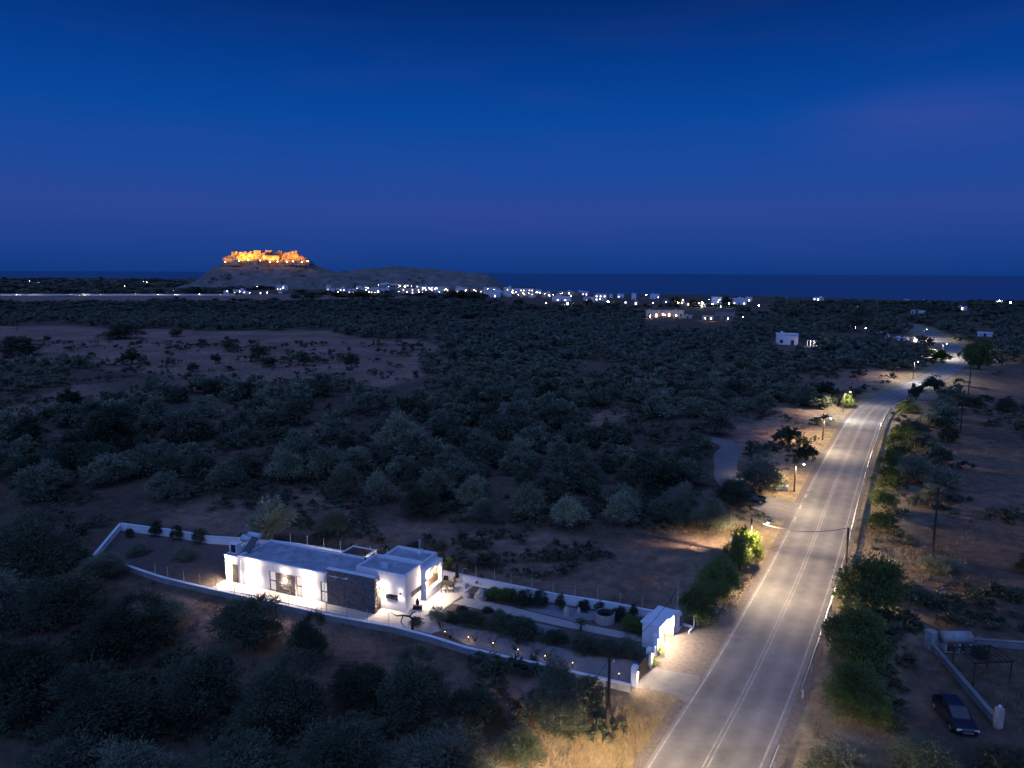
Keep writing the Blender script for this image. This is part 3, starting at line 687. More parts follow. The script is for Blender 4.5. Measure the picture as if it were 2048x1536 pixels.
# meter cabinet with mast
x, y = G(1352, 1262)
mc = empty('meter_cabinet', (x, y, 0), an_, 'white meter cabinet with rounded back beside the entrance porch', 'cabinet')
MB().cbox(-.25, -.25, -.05, .25, .25, 2.05, .08).obj('pillar_body', M['white'], mc)
MB().add([(.25, -.2, 0), (.25, -.2, 1.6), (.6, -.2, 1.75), (.95, -.2, 1.4), (1.05, -.2, .4), (1.0, -.2, 0), (.25, .35, 0), (.25, .35, 1.6), (.6, .35, 1.75), (.95, .35, 1.4), (1.05, .35, .4), (1.0, .35, 0)],
         [(0, 1, 2, 3, 4, 5), (11, 10, 9, 8, 7, 6), (1, 7, 8, 2), (2, 8, 9, 3), (3, 9, 10, 4), (4, 10, 11, 5)]).obj('cabinet_body', M['white'], mc)
MB().box(.35, -.23, .3, .8, -.203, 1.3).obj('cabinet_door', M['frame'], mc)
MB().box(.25, -1.25, -.05, 1.5, -1.1, .22).box(1.35, -1.1, -.05, 1.5, -.2, .22).box(1.38, -1.24, .22, 1.48, -1.14, 1.0).obj('kerb', M['white'], mc)
MB().tube((0, 0, 2.05), (0, 0, 4.9), .04, n=8).tube((0, 0, 3.9), (.35, 0, 3.9), .02).obj('mast', M['metal'], mc)
MB().tube((.35, .05, 1.9), (.35, .05, 5.2), .018, n=6).obj('conduit', M['metal'], mc)

# ------------------------------------------------------------------ terrace furniture and garden things
def chair(px, py, rz, label):
    x, y = G(px, py, .05); r = empty('terrace_chair', (x, y, .05), rz, label, 'chair', 'chairs around the terrace table')
    MB().box(-.26, -.26, .38, .26, .26, .46).obj('seat', M['cushion'], r)
    MB().box(-.26, .2, .462, .26, .26, .95).obj('backrest', M['wicker'], r)
    for a in (-.23, .23):
        for c in (-.23, .23): MB().tube((a, c, 0), (a, c, .38), .022, n=6).obj('leg', M['black'], r)
    for a in (-.29, .262): MB().box(a, -.22, .62, a + .03, .2, .66).obj('armrest', M['wicker'], r)
x, y = G(893, 1178, .05); tb = empty('terrace_table', (x, y, .05), HA, 'dark terrace table beside the villa gable', 'table')
MB().box(-.8, -.45, .70, .8, .45, .75).obj('table_top', M['wicker'], tb)
for a in (-.72, .72):
    for c in (-.38, .38): MB().tube((a, c, 0), (a, c, .70), .03, n=6).obj('leg', M['black'], tb)
chair(886, 1184, 1.9, 'wicker chair nearest the villa gable at the terrace table')
chair(891, 1170, -.2, 'wicker chair behind the terrace table by the wall')
chair(902, 1183, -1.4, 'wicker chair at the garden side of the terrace table')
chair(906, 1172, -1.0, 'wicker chair beside the closed parasol')
x, y = G(914, 1168, .05); um = empty('parasol', (x, y, .05), 0, 'closed black parasol standing on the terrace', 'parasol')
MB().box(-.35, -.35, 0, .35, .35, .09).obj('base', M['black'], um)
MB().tube((0, 0, .09), (0, 0, 2.55), .03, n=8).obj('pole', M['metal'], um)
MB().lathe([(.05, 2.45), (.1, 2.2), (.16, 1.5), (.22, .8), (.20, .72)][::-1], 10).obj('canopy', M['canopy'], um)
tag(MB().path([(0, 0, 0), (.02, 0, 1.3), (.12, 0, 1.85), (.4, 0, 1.95), (.55, 0, 1.8)], .03).obj('outdoor_shower', M['metal'], loc=G(924, 1172) + (.05,)), 'curved metal outdoor shower pipe beside the closed parasol', 'shower')
x, y = G(921, 1172, .05); tag(MB().cbox(-.7, -.4, 0, .7, .4, .35, .08).obj('lounge_seat', M['cushion'], loc=(x, y, .052), rz=HA), 'low pale cushioned lounge seat near the back wall', 'seat')
def rock(px, py, w, h, label, d=None):
    x, y = G(px, py); d = d or w; r = random.Random(int(px)); v = []; f = []; n = 10; rings = 6
    for i in range(rings + 1):
        ph = math.pi * .5 * i / rings
        for j in range(n):
            th = 2 * math.pi * j / n; k = 1 + r.uniform(-.16, .16)
            v.append((w / 2 * math.cos(ph) * math.cos(th) * k, d / 2 * math.cos(ph) * math.sin(th) * k, h * math.sin(ph) * (1 + r.uniform(-.08, .08)) - .03 * (i == 0)))
    for i in range(rings):
        for j in range(n): f.append((i * n + j, i * n + (j + 1) % n, (i + 1) * n + (j + 1) % n, (i + 1) * n + j))
    f.append(tuple(range(rings * n, rings * n + n)))
    return tag(MB().add(v, f).obj('boulder', M['boulder'], loc=(x, y, 0)), label, 'boulder', 'boulders in the garden')
rock(962, 1197, 1.3, 1.1, 'tall pale boulder standing beside the garden path')
rock(933, 1192, .9, .35, 'small pale boulder lying beside the terrace')
rock(1133, 1230, .7, .9, 'upright brown boulder beside the stone well', .5)
rock(1157, 1226, .5, .6, 'small boulder just behind the stone well', .5)
# round stone well
x, y = G(1210, 1243); we = empty('stone_well', (x, y, 0), 0, 'round rubble stone well in the garden near the gate', 'well')
n = 22; b0 = MB()
for i in range(n):
    a0, a1 = 2 * math.pi * i / n, 2 * math.pi * (i + 1) / n
    q = [(r_ * math.cos(a), r_ * math.sin(a)) for r_, a in ((.68, a0), (.86, a0), (.86, a1), (.68, a1))]
    b0.prism(q, 0, .92)
b0.obj('well_lining', M['mortar'], we)
r = random.Random(3); sb = MB()
for k in range(5):
    for i in range(20):
        a0 = 2 * math.pi * (i + .5 * (k % 2)) / 20; a1 = a0 + 2 * math.pi / 20 * .93; R_ = .9 + r.uniform(.0, .05)
        q = [(rr * math.cos(a), rr * math.sin(a)) for rr, a in ((.861, a0), (R_, a0), (R_, a1), (.861, a1))]
        sb.prism(q, .02 + k * .185, .02 + k * .185 + .172)
tag(sb.obj('stonework', M['boulder'], we), kind='stuff')
MB().lathe([(.66, .5), (.66, .56)], 22).obj('well_water', M['darkpane'], we)
# urn by the gable corner
x, y = HW(20.4, 2.6); ur = empty('urn_planter', (x, y, .05), 0, 'dark urn on a square trough at the villa corner', 'planter')
MB().cbox(-.45, -.22, 0, .45, .22, .38, .04).obj('trough', M['frame'], ur)
MB().lathe([(.10, .38), (.16, .5), (.2, .75), (.12, .9), (.13, .95), (.04, 1.1), (.03, 1.2)], 12).obj('urn', M['frame'], ur, True)
# garden bollard lights along the wall
for i, (a, c) in enumerate([(890, 1277), (937, 1288), (986, 1300), (1036, 1313), (1090, 1326), (1145, 1340), (1238, 1362)]):
    x, y = G(a, c - 4); q = empty('garden_light', (x, y, .03), 0, ['first small garden light along the front wall, nearest the villa', 'brightest orange garden light in the shrubs by the front wall', 'third garden light from the villa along the front wall',
        'fourth garden light from the villa along the front wall', 'fifth garden light from the villa along the front wall', 'sixth garden light from the villa along the front wall', 'garden light nearest the sliding gate'][i], 'garden light', 'small lights along the front wall')
    MB().tube((0, 0, 0), (0, 0, .42), .035, n=8).obj('post', M['black'], q); MB().lathe([(.04, .42), (.055, .45), (.02, .49)], 8).obj('lens', M['garden'], q)
    point(q, (0, 0, .66), 26 if i == 1 else 5, (1, .6, .28), .05)

# ------------------------------------------------------------------ poles, street lamps, wires
def pole(px, py, h, r, label, arm=None, group='wooden utility poles', lean=0):
    x, y = G(px, py); p = empty('utility_pole', (x, y, 0), 0, label, 'pole', group)
    MB().tube((0, 0, -.3), (lean, 0, h), r, r * .7, 8).obj('shaft', M['wood'], p)
    MB().tube((lean - .02, 0, h - .35), (lean + .35, 0, h - .35), .03, n=6).lathe([(.05, 0), (.06, .1), (.03, .16)], 8, (lean + .32, 0, h - .33)).obj('insulator_arm', M['metal'], p)
    if arm: MB().box(lean - arm[0], -.05, h - .75, lean + arm[1], .05, h - .65).obj('crossarm', M['wood'], p)
    return (x + lean, y, h)
pA = pole(1215, 1472, 6.1, .14, 'dark wooden pole in the dry grass near the bottom of the picture')
pB = pole(1690, 1140, 5.0, .16, 'wooden pole with a slanting strut behind the guard rail')
x, y = G(1690, 1140); tag(MB().tube((-.75, -1.6, -.2), (-.02, -.1, 4.6), .12, n=8).obj('pole_strut', M['wood'], loc=(x, y, 0)), 'slanting strut leaning on the pole behind the guard rail', 'pole')
pR1 = pole(1862, 1132, 9.3, .15, 'tall pole with a crossarm in the dark field right of the road', (.3, 1.9))
pR2 = pole(1920, 868, 9.2, .15, 'second tall pole in the right field, near the round bushes')
pR3 = pole(1936, 793, 8.1, .15, 'tall pole below the big tree at the far road bend')
pR4 = pole(1871, 1250, 4.0, .06, 'thin pale pole behind the white tank at the right', None)
pL = pole(35, 662, 9.0, .18, 'lone pole at the far left of the purple meadow')
def wire(a, b_, sag, label, n=14, r=.02):
    pts = []
    for i in range(n + 1):
        t = i / n; pts.append((a[0] + (b_[0] - a[0]) * t - a[0], a[1] + (b_[1] - a[1]) * t - a[1], a[2] + (b_[2] - a[2]) * t - sag * 4 * t * (1 - t)))
    return tag(MB().path(pts, r, 5).obj('overhead_wire', M['wire'], loc=(a[0], a[1], 0)), label, 'wire', 'overhead wires')
def batwing(l, top):
    "street optics: throws more light to the sides so that the road is lit evenly"
    l.use_nodes = True; t = l.node_tree; e = t.nodes['Emission']
    c = t.nodes.new('ShaderNodeTexCoord'); z = t.nodes.new('ShaderNodeSeparateXYZ'); t.links.new(c.outputs['Normal'], z.inputs[0])
    a = t.nodes.new('ShaderNodeMath'); a.operation = 'ABSOLUTE'; t.links.new(z.outputs['Z'], a.inputs[0])
    p = t.nodes.new('ShaderNodeMath'); p.operation = 'POWER'; p.inputs[1].default_value = -3.0; t.links.new(a.outputs[0], p.inputs[0])
    q = t.nodes.new('ShaderNodeMath'); q.operation = 'MINIMUM'; q.inputs[1].default_value = top; t.links.new(p.outputs[0], q.inputs[0])
    t.links.new(q.outputs[0], e.inputs['Strength'])
def street_lamp(px, py, h, arm, label, power, color=(1, .74, .46), vis=True, size=165):
    x, y = G(px, py); i = int(np.argmin((RC[:, 0] - x) ** 2 + (RC[:, 1] - y) ** 2)); d = nr[i]
    p = empty('street_lamp', (x, y, 0), math.atan2(d[1], d[0]), label, 'street lamp', 'street lamps along the road')
    MB().tube((0, 0, -.3), (0, 0, h + .2), .13, .09, 8).obj('shaft', M['wood'], p)
    MB().path([(0, 0, h - .25), (arm * .5, 0, h + .02), (arm, 0, h + .08)], .035, 6).obj('arm', M['metal'], p)
    hd = MB().cbox(arm - .1, -.13, h + .02, arm + .55, .13, h + .17, .05).obj('lamp_head', M['metal'], p)
    MB().lathe([(.05, -.10), (.13, -.05), (.15, .015)], 10, (arm + .25, 0, h)).obj('lens', M['lamp'], hd)
    hx = arm + .25
    lo = spot(hd, (hx, 0, h - .14), (hx + .5, 0, 0), power * .205, 166, .25, color, .12)
    batwing(lo.data, 15)
    return (x, y, h)
pC = street_lamp(1499, 1112, 4.5, 1.6, 'street lamp on a pole in front of the bright yellow-green tree', 12000)
street_lamp(1588, 983, 4.5, .9, 'street lamp beside the white boxes at the side track', 8500)
street_lamp(1645, 880, 4.6, 1.0, 'street lamp beside the small round dark tree', 9000)
street_lamp(1686, 823, 5.0, 1.0, 'street lamp with a bright head where the road dips', 10000, (1, .85, .68))
street_lamp(1826, 757, 5.6, .8, 'street lamp among bushes left of the far road', 10000, (1, .88, .75))
street_lamp(1884, 712, 5.2, 1.0, 'street lamp inside the far road bend', 14000, (1, .86, .72))
street_lamp(1846, 678, 5.0, 1.0, 'farthest street lamp on the road above the bend', 9000, (1, .82, .6))
street_lamp(1165, 1740, 5.2, 1.2, 'street lamp at the near verge by the bottom edge', 13000, (1, .76, .46))
street_lamp(1408, 1262, 5.0, 1.6, 'street lamp between the porch yard and the road', 900, (1, .82, .62)) if False else None
street_lamp(1640, 1790, 6.0, -1.2, 'street lamp on the right verge below the bottom edge', 2200, (1, .80, .56))
wire(pB, pC, .9, 'overhead wire crossing the road beside the guard rail', 16, .03)
xm, ym = G(1352, 1262); wire(pA, (xm, ym, 4.2), .7, 'overhead wire from the near pole to the entrance mast', 14, .02)
e0 = G(1062, 1540); tag(MB().tube((0, 0, 6.0), (e0[0] - pA[0], e0[1] - pA[1], .0), .016, n=5).obj('stay_wire', M['wire'], loc=(pA[0], pA[1], 0)), 'slanting stay wire left of the near wooden pole', 'wire')
wire(pR1, pR2, 1.4, 'overhead wire between the two tall poles of the right field', 18, .014)
wire(pR2, pR3, 1.2, 'overhead wire to the pole below the big far tree', 14, .014)
# white boxes by the side track
for a, c, s_, lb in ((1554, 979, .8, 'pale box standing left of the open crate by the side track'), (1569, 981, .9, 'low white bin with an open front beside the street lamp pole')):
    x, y = G(a, c); r = empty('roadside_bin', (x, y, 0), -.4, lb, 'bin')
    MB().box(-s_ * .6, -.35, .1, s_ * .6, .35, .75).obj('bin_body', M['tank'], r); MB().cbox(-s_ * .64, -.39, .752, s_ * .64, .39, .83, .03).obj('lid', M['tank'], r)
    for q in (-s_ * .5, s_ * .5): MB().tube((q, -.3, .09), (q, .3, .09), .09, n=8).obj('wheel', M['rubber'], r)

# ------------------------------------------------------------------ cars
def car(px, py, rz, label, paint):
    x, y = G(px, py); r = empty('parked_car', (x, y, .0), rz, label, 'car')
    def loft(secs):
        b = MB(); v = []; f = []; k = len(secs[0])
        for s_ in secs: v += s_
        for i in range(len(secs) - 1):
            for j in range(k): f.append((i * k + j, (i + 1) * k + j, (i + 1) * k + (j + 1) % k, i * k + (j + 1) % k))
        f += [tuple(range(k - 1, -1, -1)), tuple(range((len(secs) - 1) * k, len(secs) * k))]
        return b.add(v, f)
    def sec(xx, w, z0, z1, s=.1):
        return [(xx, -w + s * .5, z0), (xx, -w, z0 + .15), (xx, -w, (z0 + z1) / 2 + .08), (xx, -w + s, z1), (xx, w - s, z1), (xx, w, (z0 + z1) / 2 + .08), (xx, w, z0 + .15), (xx, w - s * .5, z0)]
    loft([sec(-2.1, .72, .35, .78), sec(-1.95, .82, .24, .9), sec(-1.2, .87, .2, .93), sec(.6, .87, .2, .92), sec(1.5, .84, .22, .84), sec(1.98, .78, .26, .72), sec(2.12, .66, .36, .6)]).obj('body', paint, r, False)
    def cab(xx, w, z): return [(xx, -w, z[0]), (xx, -w + .16, z[1]), (xx, w - .16, z[1]), (xx, w, z[0])]
    loft([cab(-1.85, .74, (.88, .89)), cab(-1.2, .8, (.9, 1.36)), cab(.25, .8, (.9, 1.38)), cab(1.05, .76, (.86, .9))]).obj('window', M['darkpane'], r)
    MB().cbox(-1.25, -.62, 1.365, .28, .62, 1.43, .03).obj('roof', paint, r)
    for a in (-1.3, 1.32):
        for s in (-1, 1):
            w = MB().tube((a, s * .70, .31), (a, s * .90, .31), .31, n=16).obj('wheel', M['rubber'], r); MB().tube((a, s * .895, .31), (a, s * .915, .31), .19, n=10).obj('rim', M['metal'], w)
    for s in (-.6, .6): MB().box(2.0, s - .16, .55, 2.1, s + .16, .68).obj('headlight', M['cyl'], r); MB().box(-2.1, s - .15, .66, -2.0, s + .15, .78).obj('tail_light', mat('tail', (.2, .01, .01), .3), r)
    MB().box(2.02, -.35, .40, 2.135, .35, .52).obj('grille', M['metal'], r); MB().box(-2.12, -.25, .45, -2.09, .25, .57).obj('number_plate', M['tank'], r)
car(1502, 1003, math.radians(-20), 'black car waiting on the side track before the road', M['carpaint'])
car(1908, 1442, math.radians(-98), 'dark car parked beside the low wall at the lower right', mat('car_paint_blue', (.014, .018, .026), .25, spec=.6))

# ------------------------------------------------------------------ walled yard at the lower right
a, c = G(1855, 1290), G(1992, 1452); L_ = math.hypot(c[0] - a[0], c[1] - a[1]); an_ = math.atan2(c[1] - a[1], c[0] - a[0])
grey = mat('grey_wall', (.20, .20, .20), .92, (.12, .12, .12), 1, .4)
dw = empty('yard_wall', (a[0], a[1], 0), an_, 'long low grey wall running down the dark yard at the lower right', 'wall')
MB().box(0, -.12, -.3, L_, .12, .62).obj('wall', grey, dw); MB().box(0, -.18, .622, L_, .18, .68).obj('coping', grey, dw)
x, y = G(1995, 1458); q = empty('yard_pillar', (x, y, 0), .2, 'pale pillar at the near end of the grey yard wall', 'pillar'); MB().cbox(-.22, -.22, -.1, .22, .22, 1.75, .06).obj('pillar_body', M['dimwall'], q); MB().lathe([(.1, 1.752), (.14, 1.83), (.05, 1.93)], 10).obj('finial', M['tank'], q)
x, y = G(1860, 1297); q = empty('yard_pillar', (x, y, 0), .3, 'squat pale pillar with a sloping side at the far end of the grey yard wall', 'pillar')
MB().cbox(-.35, -.35, -.1, .3, .35, 1.75, .06).obj('pillar_body', M['dimwall'], q); MB().add([(.3, -.25, 0), (.3, .25, 0), (.85, .25, 0), (.85, -.25, 0), (.3, -.25, 1.6), (.3, .25, 1.6), (.85, .25, .9), (.85, -.25, .9)], [(0, 3, 2, 1), (4, 7, 6, 5), (0, 4, 5, 1), (2, 6, 7, 3), (0, 3, 7, 4), (1, 5, 6, 2)][0:0] + [(0, 1, 2, 3), (4, 5, 6, 7), (0, 3, 7, 4), (1, 2, 6, 5), (3, 2, 6, 7)]).obj('buttress', M['dimwall'], q)
x, y = G(1910, 1302); q = empty('fuel_tank', (x, y, 0), .0, 'pale horizontal cylinder tank on a frame in the dark yard', 'tank')
MB().tube((-1.3, 0, 1.35), (1.2, 0, 1.35), .52, n=18).obj('tank_body', M['dimwall'], q, True); MB().tube((1.2, 0, 1.35), (1.36, 0, 1.35), .5, .3, n=18).obj('tank_end', M['dimwall'], q)
for s in (-1.1, .1, 1.1): MB().box(s - .05, -.45, -.05, s + .05, .45, .88).obj('leg', M['post'], q)
MB().box(-1.25, -.5, .15, 1.25, -.46, .2).obj('brace', M['post'], q)
a, c = G(1942, 1290), G(2100, 1301); L_ = math.hypot(c[0] - a[0], c[1] - a[1])
dw = empty('yard_wall', (a[0], a[1], 0), math.atan2(c[1] - a[1], c[0] - a[0]), 'low wall behind the dark yard running out of the right edge', 'wall'); MB().box(0, -.12, -.3, L_, .12, .6).obj('wall', grey, dw); MB().box(0, -.17, .602, L_, .17, .66).obj('coping', grey, dw)
pg_ = empty('yard_pergola', G(1960, 1355) + (0,), .1, 'dark flat pergola frame in the walled yard at the right', 'pergola')
for a in (-1.6, 1.6):
    for c in (-1.2, 1.2): MB().tube((a, c, -.1), (a, c, 2.0), .06, n=6).obj('post', M['wood'], pg_)
for a in (-1.2, 1.2): MB().box(-1.8, a - .05, 2.0, 1.8, a + .05, 2.12).obj('beam', M['wood'], pg_)
for k in range(8): MB().box(-1.7 + k * .47, -1.4, 2.122, -1.64 + k * .47, 1.4, 2.18).obj('slat', M['wood'], pg_)

# ------------------------------------------------------------------ vegetation
def crown_arrays(seed, n, ls, lw, lobes=8, z0=.16, up=.45, spread=1.0, flat=1.0):
    r = np.random.default_rng(seed)
    C = []; R = []
    for k in range(lobes):                                    # skirt of limbs
        a = 2 * math.pi * k / lobes + r.uniform(-.5, .5); d = r.uniform(.16, .29) * spread
        C.append((d * math.cos(a), d * math.sin(a), z0 + r.uniform(.16, .42))); R.append((r.uniform(.17, .24), r.uniform(.17, .26) * flat))
    for k in range(max(3, lobes // 2)):                       # upper limbs
        a = r.uniform(0, 6.28); d = r.uniform(.04, .2) * spread
        C.append((d * math.cos(a), d * math.sin(a), .58 + r.uniform(-.10, .20))); R.append((r.uniform(.16, .24), r.uniform(.15, .25) * flat))
    C = np.array(C); R = np.array(R); w = R[:, 0] ** 2
    nc = max(8, n // 34); kc = r.choice(len(C), nc, p=w / w.sum())      # leafy twigs on the limbs
    d = r.normal(size=(nc, 3)); d[:, 2] = np.abs(d[:, 2]) - .45 * (r.random(nc) < .5); d /= np.linalg.norm(d, axis=1)[:, None]
    cc = C[kc] + d * np.stack([R[kc, 0], R[kc, 0], R[kc, 1]], 1) * r.uniform(.74, 1.08, nc)[:, None]
    k = r.integers(0, nc, n); sz = r.uniform(.035, .075, nc)[k][:, None]
    g = r.normal(size=(n, 3)); p = cc[k] + g * sz * np.array([.8, .8, .9])
    p[:, 2] = np.maximum(p[:, 2], z0 * .6 + .06 * r.random(n))
    ax = d[k] * .8 + g * .35 + np.array([0, 0, up - .25]) + r.normal(size=(n, 3)) * .45; ax /= np.linalg.norm(ax, axis=1)[:, None]
    sd = np.cross(ax, d[k] * .6 + np.array([0, 0, .8]) + r.normal(size=(n, 3)) * .55); sd /= np.linalg.norm(sd, axis=1)[:, None] + 1e-9
    l = ls * r.uniform(.6, 1.5, n)[:, None]; ww = lw * r.uniform(.6, 1.3, n)[:, None]
    v = np.stack([p - ax * l * .3, p + sd * ww * .5 + ax * l * .2, p + ax * l, p - sd * ww * .5 + ax * l * .2], 1).reshape(-1, 3)
    f = np.arange(4 * n).reshape(n, 4)
    return v, f
def trunk_mesh(seed, mt, z=.42, r0=.035):
    r = random.Random(seed); b = MB(); t = (r.uniform(-.03, .03), r.uniform(-.03, .03), z * .55)
    b.path([(0, 0, -.06), (t[0] * .4, t[1] * .4, z * .25), t], [r0 * 1.35, r0, r0 * .8], 7)
    for k in range(4):
        a = k * 1.57 + r.uniform(-.5, .5); b.path([t, (t[0] + .10 * math.cos(a), t[1] + .10 * math.sin(a), z * .85), (t[0] + .2 * math.cos(a), t[1] + .2 * math.sin(a), z * 1.45)], [r0 * .6, r0 * .4, r0 * .12], 5)
    return b.mesh('trunk', mt, True)
TR = [trunk_mesh(k, M['bark']) for k in range(3)]; TP = [trunk_mesh(k + 9, M['palebark'], .5, .03) for k in range(2)]
CROWN = {}
def crowns(kind, mt, cnt, n, ls, lw, **kw):
    CROWN[kind] = []
    for k in range(cnt):
        v, f = crown_arrays(hash_(kind) + k, n, ls, lw, **kw); CROWN[kind].append(npmesh('crown', v, f, M[mt]))
def hash_(s): return sum(ord(c) * (i + 3) for i, c in enumerate(s)) % 9973
crowns('olive', 'olive', 5, 4200, .060, .028, z0=.03)
crowns('olive_dark', 'dark', 3, 4400, .056, .030, z0=.02)
crowns('green', 'green', 3, 4600, .052, .032, up=.2, z0=.06)
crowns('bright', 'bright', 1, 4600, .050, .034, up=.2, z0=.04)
crowns('bush', 'dark', 3, 5200, .045, .024, z0=.0, flat=1.1)
crowns('olivebush', 'olive', 3, 5200, .045, .022, z0=.02)
crowns('mid', 'olive', 5, 1500, .085, .048, z0=.0)
crowns('middark', 'dark', 3, 1500, .085, .052, z0=.0)
crowns('green_bush', 'green', 3, 5000, .046, .026, z0=.0, flat=1.15)
crowns('pale', 'pale', 3, 6000, .050, .023, z0=.06)
crowns('olive_near', 'olive', 3, 13000, .034, .015, z0=.03)
crowns('olive_dark_near', 'dark', 2, 13000, .034, .016, z0=.02)
crowns('green_near', 'green', 2, 12000, .034, .019, up=.2, z0=.05)
taken = []
def tree(name, px, py, wpx, hpx, kind, label, cat='tree', group=None, xy=None, pale=False, trunk=True):
    if xy is None:
        x, y = G(px, py); k = mpp(px, py); w, h = wpx * k, hpx * k
    else: x, y = xy; w, h = wpx, hpx
    o = empty(name, (x, y, hz(x, y) - .02), rnd.uniform(0, 6.28), label, cat, group); o.scale = (w * 1.04, w * 1.04, h * 1.02)
    if trunk: part('trunk', rnd.choice(TP if pale else TR), o)
    if kind + '_near' in CROWN and y < 100: kind += '_near'
    part('crown', rnd.choice(CROWN[kind]), o); taken.append((x, y, w / 2)); return o
T = tree
# trees one can point to
T('olive_tree', 545, 1086, 92, 96, 'pale', 'olive tree lit by the villa, standing right behind its long roof')
orow = 'olive trees at the edge of the dry field behind the villa'
T('olive_tree', 690, 985, 74, 64, 'pale', 'villa-lit olive tree with a bare forked trunk, leftmost of the row behind the villa', 'tree', orow, pale=True)
T('olive_tree', 757, 1002, 66, 66, 'pale', 'slender olive tree with a pale trunk, second in the row behind the villa', 'tree', orow, pale=True)
T('olive_tree', 868, 1003, 84, 68, 'pale', 'broad villa-lit olive tree, third in the row behind the villa', 'tree', orow)
T('olive_tree', 940, 1012, 78, 62, 'pale', 'olive tree touching its broad left neighbour in the row behind the villa', 'tree', orow)
T('olive_tree', 1056, 1032, 82, 70, 'pale', 'upright olive tree, fifth in the row behind the villa', 'tree', orow)
T('olive_tree', 1135, 1055, 84, 64, 'pale', 'low spreading olive tree nearest the dry field behind the garden', 'tree', orow)
T('olive_tree', 1246, 1047, 76, 64, 'pale', 'olive tree at the right end of the row behind the garden', 'tree', orow)
T('olive_tree', 566, 962, 84, 60, 'pale', 'tall olive tree left of the pale-trunked ones behind the villa', 'tree', orow)
T('olive_tree', 490, 955, 88, 54, 'olive', 'wide olive tree behind the left part of the villa', 'tree', orow)
T('olive_tree', 405, 962, 90, 56, 'mid', 'low olive tree above the left end of the villa plot', 'tree', orow)
T('olive_tree', 800, 905, 100, 80, 'pale', 'biggest round olive tree in the middle of the grove')
md = 'small trees scattered over the purple meadow'
T('olive_tree', 458, 705, 36, 30, 'middark', 'round dark tree on the upper purple meadow', 'tree', md)
T('olive_tree', 519, 722, 36, 42, 'middark', 'tallest dark tree on the purple meadow', 'tree', md)
T('olive_tree', 541, 734, 30, 26, 'middark', 'small dark tree just right of the tallest meadow tree', 'tree', md)
T('olive_tree', 606, 730, 46, 32, 'middark', 'broad dark tree in the middle of the purple meadow', 'tree', md)
T('olive_tree', 702, 733, 32, 32, 'middark', 'lone dark tree at the right of the purple meadow', 'tree', md)
T('olive_tree', 385, 742, 24, 22, 'middark', 'small dark bushy tree low on the purple meadow', 'tree', md)
T('olive_tree', 432, 729, 22, 24, 'middark', 'narrow dark tree left of the tallest meadow tree', 'tree', md)
T('olive_tree', 353, 672, 28, 20, 'middark', 'dark tree at the upper edge of the purple meadow', 'tree', md)
T('olive_tree', 264, 728, 42, 32, 'middark', 'dark tree on the left part of the purple meadow', 'tree', md)
T('shrub', 600, 782, 110, 28, 'bush', 'long black shrub at the lower edge of the purple meadow', 'shrub', trunk=False)
T('shrub', 240, 678, 90, 30, 'bush', 'wide dark shrub on the crest left of the meadow', 'shrub', trunk=False)
T('shrub', 40, 712, 90, 44, 'bush', 'dark shrub mound at the far left edge', 'shrub', trunk=False)
T('olive_tree', 205, 895, 138, 84, 'olive_dark', 'large black-green tree on the left slope')
T('olive_tree', 378, 875, 112, 68, 'olive', 'large round olive tree in the left hollow')
T('olive_tree', 202, 926, 64, 54, 'olive_dark', 'small round dark tree in front of the large left tree')
nb = 'dark trees on the slope in front of the villa'
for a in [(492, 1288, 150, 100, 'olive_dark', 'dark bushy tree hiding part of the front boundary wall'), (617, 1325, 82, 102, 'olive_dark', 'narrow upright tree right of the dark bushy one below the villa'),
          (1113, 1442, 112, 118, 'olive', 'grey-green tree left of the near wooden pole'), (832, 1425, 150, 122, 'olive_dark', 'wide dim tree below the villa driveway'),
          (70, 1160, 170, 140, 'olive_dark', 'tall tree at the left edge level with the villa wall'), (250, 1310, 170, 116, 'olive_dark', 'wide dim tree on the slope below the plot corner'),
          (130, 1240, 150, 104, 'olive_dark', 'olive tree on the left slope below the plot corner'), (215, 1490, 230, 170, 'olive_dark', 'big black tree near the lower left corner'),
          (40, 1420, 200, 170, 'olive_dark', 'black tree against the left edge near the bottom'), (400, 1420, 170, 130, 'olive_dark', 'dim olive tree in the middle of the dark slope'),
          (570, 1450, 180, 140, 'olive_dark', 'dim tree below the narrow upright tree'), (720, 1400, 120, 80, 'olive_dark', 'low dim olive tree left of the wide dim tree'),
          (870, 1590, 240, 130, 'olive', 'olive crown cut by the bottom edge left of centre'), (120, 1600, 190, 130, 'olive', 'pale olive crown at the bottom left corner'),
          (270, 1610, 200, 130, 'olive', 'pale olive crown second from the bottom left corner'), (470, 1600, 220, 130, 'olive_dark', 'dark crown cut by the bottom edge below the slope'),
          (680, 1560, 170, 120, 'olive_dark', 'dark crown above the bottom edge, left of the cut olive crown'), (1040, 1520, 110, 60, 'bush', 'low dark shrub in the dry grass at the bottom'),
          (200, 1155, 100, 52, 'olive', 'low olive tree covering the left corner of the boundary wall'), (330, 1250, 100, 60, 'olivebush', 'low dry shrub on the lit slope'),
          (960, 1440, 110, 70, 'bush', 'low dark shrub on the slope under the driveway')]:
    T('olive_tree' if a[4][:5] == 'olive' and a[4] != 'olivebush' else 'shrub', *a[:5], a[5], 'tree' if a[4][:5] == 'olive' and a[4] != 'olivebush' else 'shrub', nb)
rs = 'trees along the road'
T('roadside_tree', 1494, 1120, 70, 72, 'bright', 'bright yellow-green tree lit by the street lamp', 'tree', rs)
T('roadside_tree', 1478, 1140, 62, 70, 'green', 'dark green tree just left of the bright yellow-green one', 'tree', rs)
T('roadside_tree', 1436, 1192, 92, 84, 'green', 'wide dark green tree between the porch yard and the bright tree', 'tree', rs)
